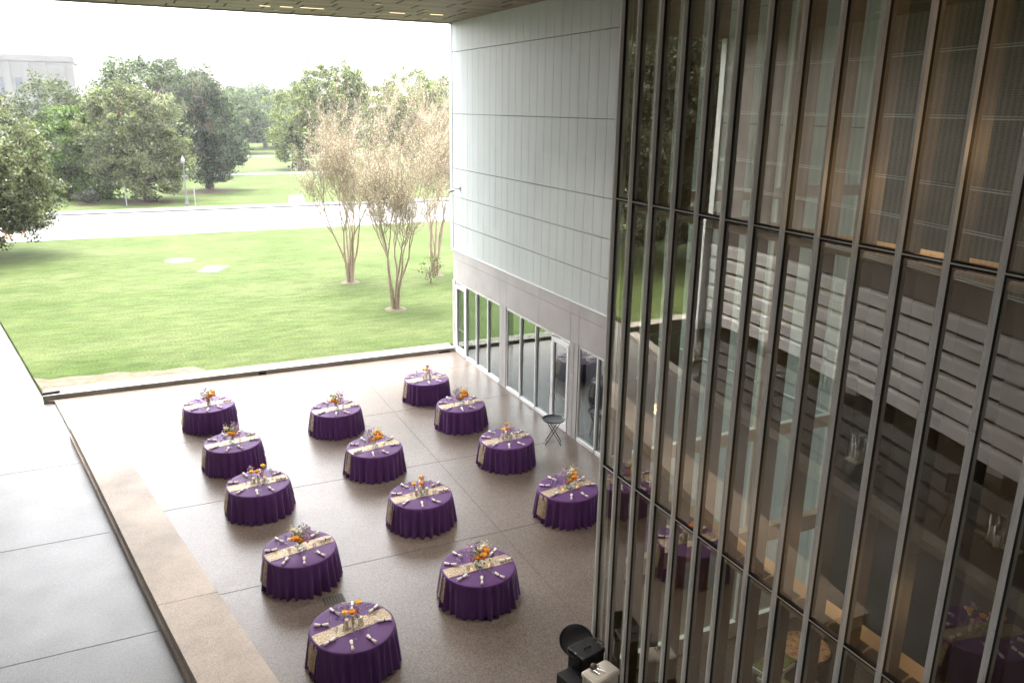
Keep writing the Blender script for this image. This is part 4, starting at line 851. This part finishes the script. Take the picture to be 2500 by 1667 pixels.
# big trees off to the left: mirrored in the curtain wall
for i, (x, y, h, lb_) in enumerate(((-19.5, 44, 21, 'tall dark drooping tree mirrored in the left panes of the curtain wall'), (-27, 55, 23, 'second dark drooping tree mirrored behind the first'), (-24, 40, 20, 'dark tree mirrored beside the louvred building'), (-17.5, 56, 21, 'dark tree mirrored at the outer edge of the curtain wall'))):
    tree(lb_, (x, y, .06), [(0, 0, h*.55, 5.6, 5, h*.44), (0, 0, h*.42, 6.5, 6, h*.26), (2.5, 0, h*.66, 4.5, 4, h*.34), (-2.5, 0, h*.6, 4.5, 4, h*.36), (0, 0, h*.2, 6, 5, h*.16)], 800, 90, .95, .12, LV['cedarish'], .55, 40+i, low=1.0, group='trees left of the terrace, seen mirrored', name='drooping_tree', up=-1)
tree('long tall dark hedge behind the louvres, mirrored between the slats', (-19, 12, 0), [(0, 0, 2.2, 1.6, 19, 2.4)], 560, 50, .7, .16, LV['bright'], 0, 61, low=.2, name='hedge', cat='hedge', group='hedge behind the louvres')
# crape myrtles: vase-shaped clumps of thin stems with tan seed heads
def crape(label, base, h, spread, seed, lean=0):
    r = random.Random(seed); root = thing('crape_myrtle', label, 'tree', base, 0, 'crape myrtles on the lawn'); t = MB(); tw = MB(); tips = []
    def grow(p, d, L_, rad, lv):
        rad = max(rad, .008)
        n_ = 3; pts = [p]; q = p; dd = d
        for i in range(n_):
            dd = (dd+Vector((r.gauss(0, .10), r.gauss(0, .10), .05))).normalized(); q = q+dd*L_/n_; pts.append(q)
        e_ = rad*.68
        (t if lv < 3 else tw).tube(pts, [rad+(e_-rad)*i/n_ for i in range(n_+1)], 6 if lv < 2 else (4 if lv < 4 else 3), cap=False)
        if lv >= 3: tips.append((pts[1], q))
        if lv >= 6: return
        for k in range(3 if (lv in (2, 3) and r.random() < .5) else 2):
            az = r.uniform(0, 2*PI); sp_ = (.34 if lv > 0 else .26)*r.uniform(.6, 1.3)
            nd = (dd+Vector((math.cos(az)*sp_, math.sin(az)*sp_, .16))).normalized()
            grow(q, nd, L_*r.uniform(.55, 1.08), e_*r.uniform(.68, .86), lv+1)
        for sp2 in (1, 2):
            if lv >= 1 and r.random() < (.5 if lv < 4 else .3):
                az = r.uniform(0, 2*PI); grow(pts[sp2], (dd+Vector((math.cos(az)*.62, math.sin(az)*.62, .05))).normalized(), L_*r.uniform(.5, .85), e_*.55, max(lv+1, 3))
    for k in range(7):
        az = 2*PI*k/7+r.uniform(-.3, .3); q = spread*r.uniform(.35, 1.15)
        p0 = Vector((.12*math.cos(az), .12*math.sin(az), 0)); p1 = Vector((.22*math.cos(az), .22*math.sin(az), h*.12))
        t.tube([p0-Vector((0, 0, .15)), p0, p1], [.085, .075, .06], 7, cap=False)
        grow(p1, Vector((math.cos(az)*q*.75, math.sin(az)*q*.75, 1)).normalized(), h*.19, .062, 0)
    t.build('trunk', 'barkpale', root); tw.build('twigs', 'barkpale', root)
    R = np.random.default_rng(seed); T = np.array([q for _, q in tips]); T0 = np.array([q for q, _ in tips])
    hi = T[:, 2] > h*.36; T = T[hi]; T0 = T0[hi]
    idx = R.integers(0, len(T), int(min(len(T)*9, 45000))); f = R.random((len(idx), 1)); P = T0[idx]*(1-f)+T[idx]*f+R.normal(size=(len(idx), 3))*.09
    U = R.normal(size=P.shape); U /= np.linalg.norm(U, axis=1)[:, None]; V = np.cross(U, R.normal(size=P.shape)); V /= np.linalg.norm(V, axis=1)[:, None]
    sz = R.uniform(.6, 1.3, (len(P), 1))*.026
    quadmesh('seed_heads', P, U*sz, V*sz, R.integers(0, 3, len(P)), LV['seed'], root)
    zmax = np.percentile(T[:, 2], 96); k = h/zmax; root.scale = (k*1.12, k*1.12, k); return root
crape('left crape myrtle with many slim stems, tan and leafless', (11.03, 45.2, .08), 9.6, .34, 1)
crape('middle crape myrtle, nearest to the terrace, tan and leafless', (11.54, 38.1, .08), 8.9, .32, 2)
crape('right crape myrtle half hidden by the white wall', (16.25, 45.3, .08), 10.2, .32, 3)
# ------------------------------------------------------------------ air
hz = MB().box(-330, 420, -60, 430, -1.5, 23).build('haze', 'white_frame'); hm = bpy.data.materials.new('haze'); hm.use_nodes = True; n = hm.node_tree
n.nodes.remove(n.nodes['Principled BSDF']); pv = n.nodes.new('ShaderNodeVolumePrincipled'); pv.inputs['Color'].default_value = (.95, .96, 1, 1); pv.inputs['Density'].default_value = .00028; pv.inputs['Anisotropy'].default_value = .2
n.links.new(pv.outputs[0], n.nodes['Material Output'].inputs['Volume']); hz.data.materials.clear(); hz.data.materials.append(hm); tag(hz, kind='stuff')
